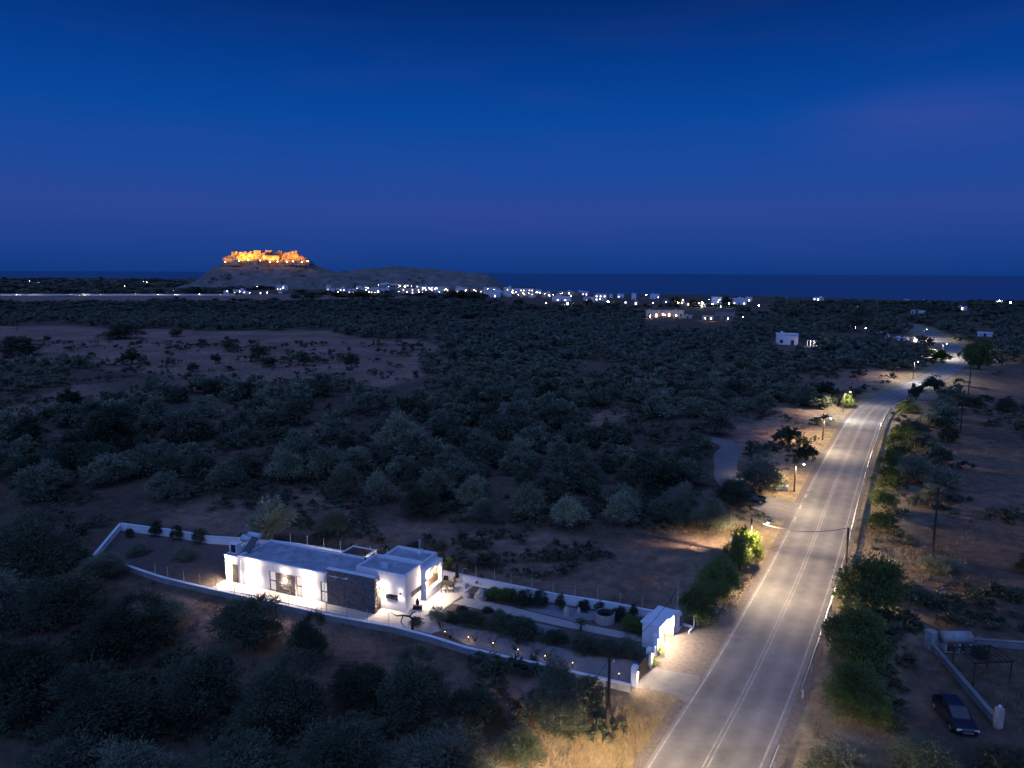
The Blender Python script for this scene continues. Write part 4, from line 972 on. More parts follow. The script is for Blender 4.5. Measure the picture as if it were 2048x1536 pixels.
T('roadside_tree', 1396, 1250, 78, 84, 'green', 'tree with a pale trunk beside the meter cabinet', 'tree', rs, pale=True)
T('roadside_tree', 1615, 918, 44, 38, 'middark', 'small round black-green tree beside the lit road', 'tree', rs)
T('olive_tree', 1577, 892, 56, 44, 'middark', 'dark tree left of the small round tree by the road', 'tree', rs)
T('olive_tree', 1522, 982, 100, 82, 'olive', 'large dim tree behind the roadside bins', 'tree', rs)
T('olive_tree', 1694, 816, 30, 30, 'green', 'small tree lit right behind the bright street lamp', 'tree', rs)
T('roadside_tree', 1748, 1232, 136, 128, 'green', 'big green tree behind the guard rail', 'tree', rs)
T('roadside_tree', 1716, 1338, 140, 128, 'green', 'green tree in the middle of the right roadside row', 'tree', rs)
T('roadside_tree', 1706, 1432, 124, 108, 'green', 'green tree at the near end of the right roadside row', 'tree', rs)
T('shrub', 1722, 1292, 110, 70, 'green_bush', 'green bush filling the gap between the two bigger trees behind the guard rail', 'shrub', rs, trunk=False)
T('shrub', 1716, 1395, 110, 70, 'green_bush', 'green bush between the two nearest trees of the right roadside row', 'shrub', rs, trunk=False)
T('shrub', 1752, 1180, 90, 60, 'green_bush', 'green bush behind the strutted pole', 'shrub', rs, trunk=False)
hg = 'green shrubs on the bank behind the guard rail'
for i, (a, c, w, h) in enumerate([(1763, 1062, 68, 46), (1766, 1020, 66, 50), (1774, 980, 64, 48), (1784, 944, 60, 46), (1791, 912, 58, 42), (1802, 884, 52, 36)]):
    T('shrub', a, c, w, h, 'green_bush', ['nearest', 'second', 'third', 'fourth', 'fifth', 'farthest'][i] + ' green shrub on the bank behind the guard rail', 'shrub', hg, trunk=False)
T('shrub', 1822, 874, 68, 38, 'bush', 'round dark bush where the guard rail begins to curve', 'shrub', trunk=False)
T('shrub', 1815, 826, 50, 26, 'green_bush', 'low bush at the far end of the guard rail', 'shrub', trunk=False)
T('pine_tree', 1832, 800, 30, 40, 'middark', 'small dark pine in front of the far road', 'tree')
T('pine_tree', 1870, 781, 46, 34, 'middark', 'wider dark pine right of the small one by the far road', 'tree')
T('roadside_tree', 1957, 738, 58, 62, 'green', 'big green tree at the outside of the far road bend', 'tree', rs)
T('roadside_tree', 1935, 724, 34, 36, 'green', 'smaller yellowish tree at the outside of the far road bend', 'tree', rs)
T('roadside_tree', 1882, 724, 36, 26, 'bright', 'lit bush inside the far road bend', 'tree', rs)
T('shrub', 1951, 818, 38, 22, 'bush', 'left of the two round bushes in the right field', 'shrub', trunk=False)
T('shrub', 2014, 823, 48, 26, 'bush', 'right of the two round bushes in the right field', 'shrub', trunk=False)
T('shrub', 2058, 822, 30, 24, 'bush', 'bush cut by the right edge in the field', 'shrub', trunk=False)
T('shrub', 2060, 1150, 60, 44, 'bush', 'black bush cut by the right edge above the yard', 'shrub', trunk=False)
T('shrub', 1880, 1140, 80, 26, 'olivebush', 'low shrub around the foot of the tall pole', 'shrub', trunk=False)
T('shrub', 1850, 1205, 60, 30, 'olivebush', 'grey-green shrub above the squat yard pillar', 'shrub', trunk=False)
T('shrub', 1690, 1570, 160, 70, 'olivebush', 'dim dry shrub at the bottom edge right of the road', 'shrub', trunk=False)
T('shrub', 1840, 1560, 170, 70, 'bush', 'black shrub at the bottom edge below the dark car', 'shrub', trunk=False)
T('shrub', 2020, 1580, 150, 80, 'bush', 'black shrub in the lower right corner', 'shrub', trunk=False)
T('shrub', 1960, 1315, 40, 24, 'bush', 'small dark bush beside the cylinder tank', 'shrub', trunk=False)
# garden plants
gp = 'shrubs in the villa garden'
for a in [(878, 1243, 46, 30, 'olivebush', 'round grey-green shrub at the villa corner'), (905, 1243, 34, 22, 'bush', 'dark shrub right of the round grey-green one'),
          (925, 1229, 30, 20, 'bush', 'spiky dark shrub below the garden path start'), (975, 1224, 26, 14, 'bush', 'small mound plant beside the upper garden path'), (1000, 1230, 24, 12, 'olivebush', 'small grey mound plant in the pebbles'),
          (985, 1198, 44, 30, 'green_bush', 'green shrub nearest the pale boulder'), (1012, 1204, 50, 34, 'green_bush', 'second green shrub in the bed along the back wall'), (1048, 1212, 46, 32, 'bush', 'third shrub in the bed along the back wall'),
          (1080, 1213, 38, 34, 'bush', 'dark shrub in the middle of the back wall bed'), (1120, 1219, 24, 36, 'bush', 'narrow dark conifer-like shrub before the back wall'), (1166, 1222, 28, 26, 'bush', 'dark shrub left of the stone well'),
          (1200, 1222, 24, 24, 'bush', 'shrub right behind the stone well'), (1236, 1240, 40, 30, 'bush', 'dark shrub right of the stone well'), (1266, 1237, 22, 34, 'bush', 'pointed shrub against the back wall near the porch'),
          (1262, 1262, 44, 36, 'green_bush', 'round green shrub by the path near the porch'), (1288, 1270, 44, 36, 'green_bush', 'round lit shrub touching the entrance porch'),
          (1000, 1258, 80, 26, 'bush', 'low dark hedge between driveway and path, end nearest the villa'), (1050, 1274, 80, 36, 'bush', 'tallest dark bush of the hedge between driveway and path'), (945, 1243, 70, 20, 'bush', 'low dark hedge beside the villa end of the driveway'),
          (1110, 1283, 60, 20, 'bush', 'low part of the dark hedge below the sago palm'), (1170, 1300, 70, 30, 'bush', 'dark bush of the hedge below the garden path'), (1215, 1306, 70, 32, 'olivebush', 'dry bush of the hedge close to the sliding gate'), (1258, 1310, 60, 36, 'olivebush', 'warm lit bush right behind the sliding gate'),
          (898, 1141, 26, 26, 'green_bush', 'lit yellow-green shrub behind the terrace chairs'), (960, 1170, 24, 22, 'green_bush', 'shrub at the end of the lit back wall'),
          (260, 1074, 22, 20, 'bush', 'dark shrub in the far left corner of the plot'), (312, 1072, 30, 32, 'bush', 'dark shrub against the left back wall'), (354, 1079, 30, 32, 'bush', 'second dark shrub against the left back wall'), (275, 1108, 50, 22, 'olivebush', 'dim shrub inside the left end of the plot'), (370, 1118, 50, 24, 'olivebush', 'dim shrub between villa and left plot wall'), (402, 1084, 40, 30, 'bush', 'dark shrub behind the left end of the villa')]:
    T('garden_shrub', *a[:5], a[5], 'shrub', gp, trunk=False)
# sago palm and yuccas with separate fronds
def palm(px, py, h, fr, n, label, name='sago_palm', th=None, mt='dark'):
    x, y = G(px, py); o = empty(name, (x, y, .03), 0, label, 'plant')
    th = h if th is None else th
    MB().path([(0, 0, -.05), (.02, 0, th * .5), (0, 0, th)], [.11, .1, .08], 7).obj('trunk', M['bark'], o)
    b = MB()
    for s in range(5):
        t0, t1 = s / 5, (s + 1) / 5
        def P(t): return (fr * t, 0, fr * (.75 * t - .85 * t * t))
        a, c = P(t0), P(t1); w0, w1 = .13 * fr * math.sin(math.pi * (t0 * .9 + .1)), .13 * fr * math.sin(math.pi * (t1 * .9 + .1))
        b.add([(a[0], -w0, a[2] - w0 * .4), (a[0], 0, a[2]), (a[0], w0, a[2] - w0 * .4), (c[0], -w1, c[2] - w1 * .4), (c[0], 0, c[2]), (c[0], w1, c[2] - w1 * .4)], [(0, 1, 4, 3), (1, 2, 5, 4)])
    fm = b.mesh('frond', M[mt])
    for k in range(n):
        q = part('frond', fm, o, (0, 0, th), k * 2.4); q.rotation_euler = (0, -rnd.uniform(-.1, .8), k * 2.4); q.scale = (rnd.uniform(.8, 1.1),) * 3
palm(1161, 1262, .75, .75, 22, 'small sago palm standing beside the garden path', th=.75)
palm(928, 1232, .4, .7, 16, 'low spiky palm in the bed below the terrace', th=.3)
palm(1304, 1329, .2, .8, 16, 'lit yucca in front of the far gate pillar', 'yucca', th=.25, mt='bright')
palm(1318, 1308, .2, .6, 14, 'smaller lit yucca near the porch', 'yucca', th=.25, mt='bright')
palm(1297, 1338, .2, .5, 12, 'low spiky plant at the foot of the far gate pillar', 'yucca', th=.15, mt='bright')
# bare gnarled tree by the front wall
x, y = G(826, 1262); gt = empty('gnarled_tree', (x, y, .05), 0, 'gnarled nearly bare dark tree leaning over the terrace by the front wall', 'tree')
gb_ = MB().path([(0, 0, -.1), (-.1, .1, .5), (.1, .1, 1.0), (-.3, .1, 1.35), (-.9, 0, 1.5), (-1.5, 0, 1.45), (-2.1, .1, 1.75)], [.14, .12, .11, .09, .07, .05, .02], 7)
gb_.path([(.1, .1, 1.0), (.5, .2, 1.2), (1.1, .2, 1.0)], [.1, .07, .02], 6).path([(-.9, 0, 1.5), (-1.1, -.1, .9), (-.7, -.2, .4)], [.06, .05, .02], 6).path([(-.3, .1, 1.35), (0, .2, 1.7), (.3, .1, 1.8)], [.06, .04, .015], 6)
gb_.obj('trunk', M['bark'], gt)
cm = part('crown', CROWN['bush'][0], gt, (.35, .1, .35)); cm.scale = (1.5, 1.5, .9)
for i, (a, c) in enumerate([(900, 1278), (950, 1284), (985, 1290), (1030, 1302), (1075, 1310), (1095, 1316)]):
    x, y = G(a, c); q = empty('twiggy_shrub', (x, y, .03), 0, ['first', 'second', 'third', 'fourth', 'fifth', 'sixth'][i] + ' twiggy shrub from the villa along the driveway edge', 'shrub', 'twiggy shrubs along the driveway')
    b = MB(); r = random.Random(i)
    for k in range(16):
        d = (r.uniform(-.9, .9), r.uniform(-.5, .5), r.uniform(.5, 1.1)); mid = (d[0] * .4, d[1] * .4, d[2] * .55); b.path([(0, 0, 0), mid, d], [.02, .012, .005], 4)
        for s in range(4): e = (d[0] + r.uniform(-.2, .2), d[1] + r.uniform(-.2, .2), d[2] + r.uniform(-.15, .15)); b.add([d, (e[0], e[1], e[2] + .06), e], [(0, 1, 2)])
    b.obj('branches', M['dark'], q)

# ------------------------------------------------------------------ the groves: jittered scatter
meadow_all = meadows
def scatter(sx, y0_, y1_, gap, seed):
    r = np.random.default_rng(seed); P = []
    for yy in np.arange(y0_, y1_, sx * .87):
        xm = yy * .80 + 25
        for xx in np.arange(-xm, xm, sx): P.append((xx + r.uniform(-.42, .42) * sx, yy + r.uniform(-.42, .42) * sx))
    P = np.array(P); x, y = P[:, 0], P[:, 1]
    js = np.clip(y / 100, .5, 6); jx = x + (fbm(x / 9 / js, y / 9 / js, 21, 5) - .5) * 22 * js; jy = y + (fbm(x / 9 / js, y / 9 / js, 22, 5) - .5) * 22 * js
    m_ = np.zeros(len(P), bool)
    for q in meadow_all: m_ |= inside(q, jx, jy)
    keep = ~m_ & (fbm(x / 30, y / 30, 61, 3) > gap)
    keep &= road_d(x, y) > 9.5
    keep &= ~inside(plot, x, y) & (polydist(plot + plot[:1], x, y) > 4) & ~inside(compound, x, y) & (polydist(track_l, x, y) > 4.5)
    keep &= inside(coast, x, y)
    uv = np.array([proj(a, c) for a, c in P]); uu, vv_ = uv[:, 0], uv[:, 1]
    for a0, a1, b0, b1 in ((1284, 1475, 615, 668), (1546, 1602, 672, 722), (1608, 1640, 680, 716), (1948, 1990, 655, 700), (1700, 1745, 640, 678), (1764, 1845, 670, 702), (1500, 1545, 600, 634), (1905, 1940, 608, 632), (1812, 1852, 618, 642)):
        keep &= ~((uu > a0) & (uu < a1) & (vv_ > b0) & (vv_ < b1))
    return P[keep]
small = []
ind = scatter(7.0, 48, 260, .39, 5)
# on the open left slope trees stand wider apart
r_ = np.random.default_rng(77)
cand = []
for x, y in ind:
    u, v = proj(x, y)
    if not (-80 < u < 2130): continue
    if any((x - a) ** 2 + (y - c) ** 2 < (w + 2.0) ** 2 for a, c, w in taken): continue
    if u > 1800 and v > 1040: continue
    if u < 700 and v < 870 and r_.random() < .35: continue
    if u < 700 and 870 <= v < 1060 and r_.random() < .3: continue
    if v > 1180 and u < 1100 and r_.random() < .45: continue
    cand.append((x, y))
cand.sort(key=lambda p: p[1])
near, rest = cand[:255], cand[255:]
ORD = lambda n: str(n) + ('th' if 10 <= n % 100 <= 20 else {1: 'st', 2: 'nd', 3: 'rd'}.get(n % 10, 'th'))
def zone(u, v):
    if v > 1120 and u < 1300: return 'on the slope below the villa'
    if u > 1650: return 'in the fields right of the road'
    if u < 700: return 'on the open slope left of the grove'
    if v > 900: return 'of the grove behind the dry field'
    return 'of the dense grove between meadow and road'
zones = {}
for x, y in near: zones.setdefault(zone(*proj(x, y)), []).append((x, y))
for z_, pts_ in zones.items():
    ymin = min(p[1] for p in pts_); rows_ = {}
    for p in pts_: rows_.setdefault(int((p[1] - ymin) / 7), []).append(p)
    for ri, rk in enumerate(sorted(rows_)):
        for ci, (x, y) in enumerate(sorted(rows_[rk])):
            w = rnd.uniform(3.4, 8.2); kind = ('olive' if rnd.random() < .75 else 'olive_dark') if y < 120 else ('mid' if rnd.random() < .8 else 'middark')
            tree('olive_tree', 0, 0, w, w * rnd.uniform(.62, .85), kind, 'olive tree, %s from left in %s row %s' % (ORD(ci + 1), ORD(ri + 1), z_), 'tree', 'olive trees ' + z_, xy=(x, y))
# the rest of the woods reads as one mass
def merged(name, P, n, ls, lw, wr, hr, mt, label, seed, cat):
    protos = [crown_arrays(seed + k, n, ls, lw, lobes=5) for k in range(6)]
    r = np.random.default_rng(seed); V = []; k = len(P)
    hh = height(P[:, 0], P[:, 1])
    for i in range(k):
        v, f = protos[i % 6]; w = r.uniform(*wr) * (1 + (P[i, 1] / 160 if name == 'ground_scrub' else 0)); h = w * r.uniform(*hr); a = r.uniform(0, 6.28); c, s = math.cos(a), math.sin(a)
        q = np.empty_like(v); q[:, 0] = (v[:, 0] * c - v[:, 1] * s) * w + P[i, 0]; q[:, 1] = (v[:, 0] * s + v[:, 1] * c) * w + P[i, 1]; q[:, 2] = v[:, 2] * h + hh[i] - .1 * h
        V.append(q)
    V = np.concatenate(V); F_ = np.arange(len(V)).reshape(-1, 4)
    o = part(name, npmesh(name, V, F_, mt)); return tag(o, label, cat, None, 'stuff')
rest = np.array([p for p in rest])
merged('olive_grove', rest, 420, .135, .085, (3.8, 7.8), (.55, .85), M['olive'], 'mass of dark olive trees filling the middle distance', 301, 'grove')
fp = scatter(9.0, 262, 520, .36, 15); u_ = np.array([proj(*p)[0] for p in fp]); fp = fp[(u_ > -60) & (u_ < 2110)]
merged('far_grove', fp, 170, .2, .14, (6, 10), (.5, .75), M['far'], 'far dark woodland behind the purple meadow', 401, 'grove')
fp = scatter(15.0, 522, 1040, .28, 25); u_ = np.array([proj(*p)[0] for p in fp]); v_ = np.array([proj(*p)[1] for p in fp]); fp = fp[(u_ > -60) & (u_ < 2110) & (v_ > np.where(u_ < 1000, 603, np.where(u_ < 1560, 613, 606)))]
merged('coastal_wood', fp, 60, .34, .22, (10, 16), (.22, .36), M['far'], 'distant dark scrub reaching to the coast', 501, 'grove')
r = np.random.default_rng(55); Q = []
for k in range(900):
    px_ = r.uniform(-60, 560); row = r.uniform(557, 588); x, y = G(px_, row)
    if inside(coast, np.array([x]), np.array([y]))[0] and vnoise(np.array([x / 120]), np.array([y / 200]), 77)[0] > .35: Q.append((x, y))
for k in range(60):
    px_ = r.uniform(600, 1000); row = r.uniform(589, 597); Q.append(G(px_, row))
merged('plain_wood', np.array(Q), 50, .34, .24, (12, 30), (.16, .3), M['far'], 'dark belts of trees on the far coastal plain left of the hill', 551, 'grove')
# small bushes dotted over the open ground
r = np.random.default_rng(123); Q = []
for k in range(7500):
    y = 46 * (330 / 46) ** r.random(); Q.append((r.uniform(-.82, .82) * y, y))
Q = np.array(Q); x, y = Q.T
ok = (road_d(x, y) > 6.5) & ~inside(plot, x, y) & (polydist(plot + plot[:1], x, y) > 1.2) & (polydist(track_l, x, y) > 3.2) & ~inside(compound, x, y) & (fbm(x / 11, y / 11, 171, 3) > np.where(inside(meadows[3], x, y) | inside(meadows[6], x, y), .63, .50))
for a in ((1358, 1262), (1340, 1340), (1380, 1400), (1420, 1330)):
    gx_, gy_ = G(*a); ok &= np.hypot(x - gx_, y - gy_) > 7
merged('ground_scrub', Q[ok], 90, .2, .11, (.5, 2.0), (.4, .75), M['dark'], 'small dark bushes dotted over meadows and slopes', 601, 'scrub')
# low scrub on meadows and slopes
sp_pts = []
r = np.random.default_rng(99)
for q in range(26000):
    y = 46 * (300 / 46) ** r.random(); x = r.uniform(-.82, .82) * y
    sp_pts.append((x, y))
sp_pts = np.array(sp_pts); x, y = sp_pts.T
ok = (road_d(x, y) > 5.2) & ~inside(plot, x, y) & (polydist(plot + plot[:1], x, y) > .5) & (polydist(track_l, x, y) > 3) & (fbm(x / 7, y / 7, 71, 3) > .40)
for a in ((1358, 1262), (1340, 1340), (1380, 1400), (1420, 1330)):
    gx_, gy_ = G(*a); ok &= np.hypot(x - gx_, y - gy_) > 6
sp_pts = sp_pts[ok]
def tufts(name, P, h, n, w, mt, label, cat, seed):
    r = np.random.default_rng(seed); k = len(P) * n
    base = np.repeat(P, n, 0); a = r.uniform(0, 6.28, k); d = r.uniform(.0, 1, k)
    hz_ = np.repeat(height(P[:, 0], P[:, 1]), n); H_ = np.repeat(r.uniform(.5, 1.3, len(P)), n) * h * r.uniform(.6, 1.2, k)
    bx, by = base[:, 0] + np.cos(a) * d * w, base[:, 1] + np.sin(a) * d * w
    tx, ty = bx + np.cos(a) * H_ * .6 * d, by + np.sin(a) * H_ * .6 * d
    pw = .012 + .028 * H_
    v = np.stack([np.stack([bx - np.sin(a) * pw, by + np.cos(a) * pw, hz_ - .03], 1), np.stack([bx + np.sin(a) * pw, by - np.cos(a) * pw, hz_ - .03], 1), np.stack([tx, ty, hz_ + H_], 1)], 1).reshape(-1, 3)
    return tag(part(name, npmesh(name, v, np.arange(len(v)).reshape(-1, 3), mt)), label, cat, None, 'stuff')
half = len(sp_pts) // 2
tufts('dry_grass', sp_pts[:half], .30, 18, .8, M['dry'], 'dry straw-coloured grass tufts on verge and fields', 'grass', 3)
tufts('low_scrub', sp_pts[half:half + half // 3], .28, 20, .7, M['scrub'], 'low dark scrub scattered over the slopes', 'scrub', 4)
# tall grass beside the near pole and along the verges
gpts = []
for cx, cy, n, s_ in [(1260, 1475, 90, 1.2), (1230, 1500, 80, 1.4), (1190, 1490, 60, 1.3), (1130, 1480, 60, 1.6), (1290, 1440, 40, .8), (1100, 1530, 60, 1.6), (1530, 1135, 60, 1.2), (1510, 1170, 60, 1.2), (1545, 1100, 40, 1.0), (1480, 1220, 50, 1.0), (1660, 1400, 30, 1.4), (1750, 1080, 80, 2.0), (1740, 1280, 40, 2), (1830, 1150, 50, 2), (1600, 960, 60, 2.0), (1725, 1060, 50, 1)]:
    x, y = G(cx, cy)
    for k in range(n): gpts.append((x + rng.normal() * s_ * 1.5, y + rng.normal() * s_ * 1.9))
gpts = np.array(gpts); gpts = gpts[road_d(gpts[:, 0], gpts[:, 1]) > 4.3]
tufts('tall_grass', gpts, .33, 40, .8, M['dry'], 'tall dry grass clumps along the road verges', 'grass', 8)

# ------------------------------------------------------------------ castle hill and headland
def sil(pts): return np.array([p[0] for p in pts], float), np.array([p[1] for p in pts], float)
def zrow(px, row, d): return H + (542.9 + (px - 67) * .00489 - row) * d / F * .976
DH = 1580.0
def xat(px, d=DH): return (px - 1024) / F * d * .988
def hill(name, prof, depth, yc, nx_, ny_, seed, rough):
    pxs, rows = sil(prof); xs = xat(pxs, yc); zs = np.array([zrow(a, b_, yc) for a, b_ in prof])
    x = np.linspace(xs[0], xs[-1], nx_); y = np.linspace(yc - depth, yc + depth, ny_); XX, YY = np.meshgrid(x, y)
    S_ = np.interp(XX, xs, zs); t = (YY - yc) / depth
    f = np.where(t < 0, np.clip(1 - np.abs(t) ** 1.25, 0, 1), np.clip(1 - t * t, 0, 1))
    ZZ = (S_ + 3) * f - 3 + (fbm(XX / 34, YY / 34, seed, 4) - .5) * rough * np.clip(f * (1 - f) * 3 + .25, 0, 1) * np.clip(S_ / 25, 0, 1)
    i_ = np.arange(nx_ * ny_).reshape(ny_, nx_); ff = np.stack([i_[:-1, :-1], i_[:-1, 1:], i_[1:, 1:], i_[1:, :-1]], -1).reshape(-1, 4)
    tag(part(name, npmesh(name, np.stack([XX.ravel(), YY.ravel(), ZZ.ravel()], 1), ff, M['hill'], True)), kind='structure')
    def hh(px_x, y): 
        s = float(np.interp(px_x, xs, zs)); t = (y - yc) / depth; f_ = max(0, 1 - abs(t) ** 1.25) if t < 0 else max(0, 1 - t * t); return (s + 3) * f_ - 3
    return hh
hill_z = hill('castle_hill', [(400, 574), (416, 563), (432, 549), (441, 536), (446, 529), (470, 527), (540, 526), (600, 527), (620, 529), (640, 539), (662, 545), (690, 549), (730, 552), (790, 562), (850, 575)], 190, DH, 150, 70, 81, 16)
head_z = hill('headland', [(600, 575), (650, 556), (680, 545), (720, 540), (760, 536), (782, 532), (800, 535), (835, 538), (870, 540), (905, 543), (945, 547), (975, 551), (992, 562), (1005, 576)], 160, 1640.0, 150, 60, 83, 18)
# cliff and walls of the castle, lit by floodlights
DC = DH - 38
x0c = xat(447, DC); ca = empty('castle', (x0c, DC, 0), 0, 'floodlit ruined castle on its rock on top of the hill', 'castle')
c5 = lambda a, b_: (430 + a * .1025, 480 + b_ * .1025)
top = [c5(*q) for q in [(140, 345), (200, 330), (270, 300), (300, 250), (340, 252), (390, 235), (440, 240), (520, 232), (600, 240), (740, 245), (880, 255), (960, 250), (1100, 255), (1200, 265), (1300, 275), (1390, 252), (1480, 245), (1580, 265), (1640, 310), (1690, 350), (1730, 395), (1820, 415)]]
tx_, tr_ = sil(top); nxc, nzc = 200, 18
pxg = np.linspace(tx_[0], tx_[-1], nxc); trow = np.interp(pxg, tx_, tr_)
V = []
for j in range(nzc + 1):
    t_ = j / nzc
    for i in range(nxc):
        zt = zrow(pxg[i], trow[i], DC); zb = zrow(pxg[i], 529, DC) - 4
        z = zb + (zt - zb) * t_
        xx = xat(pxg[i], DC) - x0c
        bul = fbm(np.array([xx / 11]), np.array([z / 10]), 91, 4)[0]
        V.append((xx, 9 * t_ + (bul - .5) * 24 * (1 - .3 * t_), z + (fbm(np.array([xx / 5]), np.array([3.]), 95, 2)[0] - .5) * 6 * t_))
for i in range(nxc):                       # the top runs back into the hill
    q = V[nzc * nxc + i]; V.append((q[0], q[1] + 40, q[2] - 4))
i_ = np.arange(nxc * (nzc + 2)).reshape(nzc + 2, nxc); ff = np.stack([i_[:-1, :-1], i_[:-1, 1:], i_[1:, 1:], i_[1:, :-1]], -1).reshape(-1, 4)
part('rock_face', npmesh('rock_face', np.array(V), ff, M['castle'], True), ca)
def block(a0, r0, a1, r1, dep, name, cren=True):
    (pa, ra), (pb, rb) = c5(a0, r0), c5(a1, r1); xa, xb = xat(pa, DC) - x0c, xat(pb, DC) - x0c; z1 = zrow(pa, ra, DC); z0 = zrow(pa, rb, DC) - 3
    b = MB().box(xa, dep, z0, xb, dep + 7, z1)
    o = b.obj(name, M['castle'], ca)
    if cren:
        c_ = MB(); x = xa + .3
        while x < xb - 1.2: c_.box(x, dep, z1 + .002, x + 1.3, dep + .8, z1 + 1.3); x += 2.6
        tag(c_.obj('battlement', M['castle'], o), kind='stuff')
block(750, 216, 880, 250, 6, 'curtain_wall', False); block(980, 214, 1105, 320, 3, 'keep', False); block(1120, 243, 1215, 300, 5, 'curtain_wall', False); block(1218, 226, 1290, 262, 4.8, 'tower', False); block(1552, 222, 1585, 300, 4, 'tower', False); block(385, 234, 415, 280, 6, 'tower', False); block(950, 330, 1270, 380, -5, 'curtain_wall'); block(1480, 240, 1545, 290, 4.2, 'curtain_wall', False)
for i, (a, c) in enumerate([(200, 440), (470, 425), (650, 410), (880, 415), (1070, 445), (1220, 437), (1400, 440), (1520, 430), (1690, 448), (1805, 425)]):
    p, rr = c5(a, c); x = xat(p, DC - 16); z = zrow(p, rr, DC - 16); yb = DC - 16
    q = empty('floodlight', (x, yb, z - 1.5), 0, ['leftmost', 'second', 'third', 'fourth', 'fifth', 'sixth', 'seventh', 'eighth', 'ninth', 'rightmost'][i] + ' floodlight from the left at the foot of the castle rock', 'floodlight', 'floodlights under the castle')
    MB().tube((0, 0, -4), (0, 0, 1.0), .15, n=6).obj('post', M['metal'], q); MB().box(-.8, -.5, 1.0, .8, .4, 1.9).obj('lens', M['flood'], q)
    spot(q, (0, .2, 2.1), (0, 13, 15), 92000 * (2.3 if i in (1, 2) else rnd.uniform(.6, 1.2)), 112, .7, (1, .37, .065) if i not in (1, 2) else (1, .50, .06), .5)
# scrub on the hills
P = []
r = np.random.default_rng(5)
for k in range(260):
    px_ = r.uniform(420, 980); y = r.uniform(1420, 1560); x = xat(px_, y); z = max(hill_z(x, y), head_z(x, y))
    if z > 1 and vnoise(np.array([x / 40]), np.array([y / 30]), 3)[0] > .45: P.append((x, y, z))
vv, f_ = crown_arrays(7, 50, .34, .26, lobes=4, z0=0); V = []
for x, y, z in P:
    w = r.uniform(4, 10); q = vv * np.array([w, w, w * .45]); q = q + np.array([x, y, z - .5]); V.append(q)
V = np.concatenate(V); tag(part('hill_scrub', npmesh('hill_scrub', V, np.arange(len(V)).reshape(-1, 4), M['far'])), 'dark scrub dotted over the castle hill and headland', 'scrub', None, 'stuff')

# ------------------------------------------------------------------ the village
ORD = lambda n: str(n) + ('th' if 10 <= n % 100 <= 20 else {1: 'st', 2: 'nd', 3: 'rd'}.get(n % 10, 'th'))
def vhouse(x0_, x1_, base, hpx, mt, label, lit=0, group=None, rr=None):
    cx = (x0_ + x1_) / 2; x, y = G(cx, base); k = mpp(cx, base); w = (x1_ - x0_) * k; h = hpx * k; d = max(6.0, min(w * .8, 12)); r = rr or random.Random(int(cx * 7 + base))
    rz = math.atan2(-x, y) + r.uniform(-.18, .18)
    o = empty('village_house', (x, y, 0), rz, label, 'house', group)
    MB().box(-w / 2, 0, -3, w / 2, d, h).obj('wall', mt, o)
    MB().box(-w / 2 - .2, -.2, h + .002, w / 2 + .2, .15, h + .45).box(-w / 2 - .2, d - .15, h + .002, w / 2 + .2, d + .2, h + .45).box(-w / 2 - .2, .15, h + .002, -w / 2 + .15, d - .15, h + .45).box(w / 2 - .15, .15, h + .002, w / 2 + .2, d - .15, h + .45).obj('parapet', mt, o)
    st = max(1, int(h / 3.6)); nw = max(1, int(w / 4.2))
    for s in range(st):
        for c in range(nw):
            if r.random() < .2: continue
            u = -w / 2 + (c + .5) * w / nw; z = s * h / st + .9
            isd = s == 0 and c == nw // 2
            l_ = r.random() < lit
            fr = MB().box(u - .65, -.10, z - (.85 if isd else 0), u + .65, -.005, z + 1.5).obj('door' if isd else 'window', M['frame'] if not l_ else M['vwin'], o)
            if w > 14 and not isd: MB().box(u - .8, -.22, z - .14, u + .8, -.005, z - .02).obj('sill', mt, fr)
    if w > 12 and r.random() < .6: MB().box(w * .1, d * .3, h + .003, w * .32, d * .7, h + 2.3).obj('roof_room', mt, o)
    if r.random() < .5: MB().box(-w * .3, d * .5, h + .003, -w * .3 + 1.1, d * .5 + 1, h + 1.4).obj('chimney', mt, o)
    return x, y, w, h
W_, C_, P_, N_, B_ = M['vhouse'], M['vcream'], M['vpink'], M['vgrey'], M['vblue']
LK = {id(W_): 'white', id(C_): 'cream', id(P_): 'pink', id(N_): 'grey', id(B_): 'bluish white'}
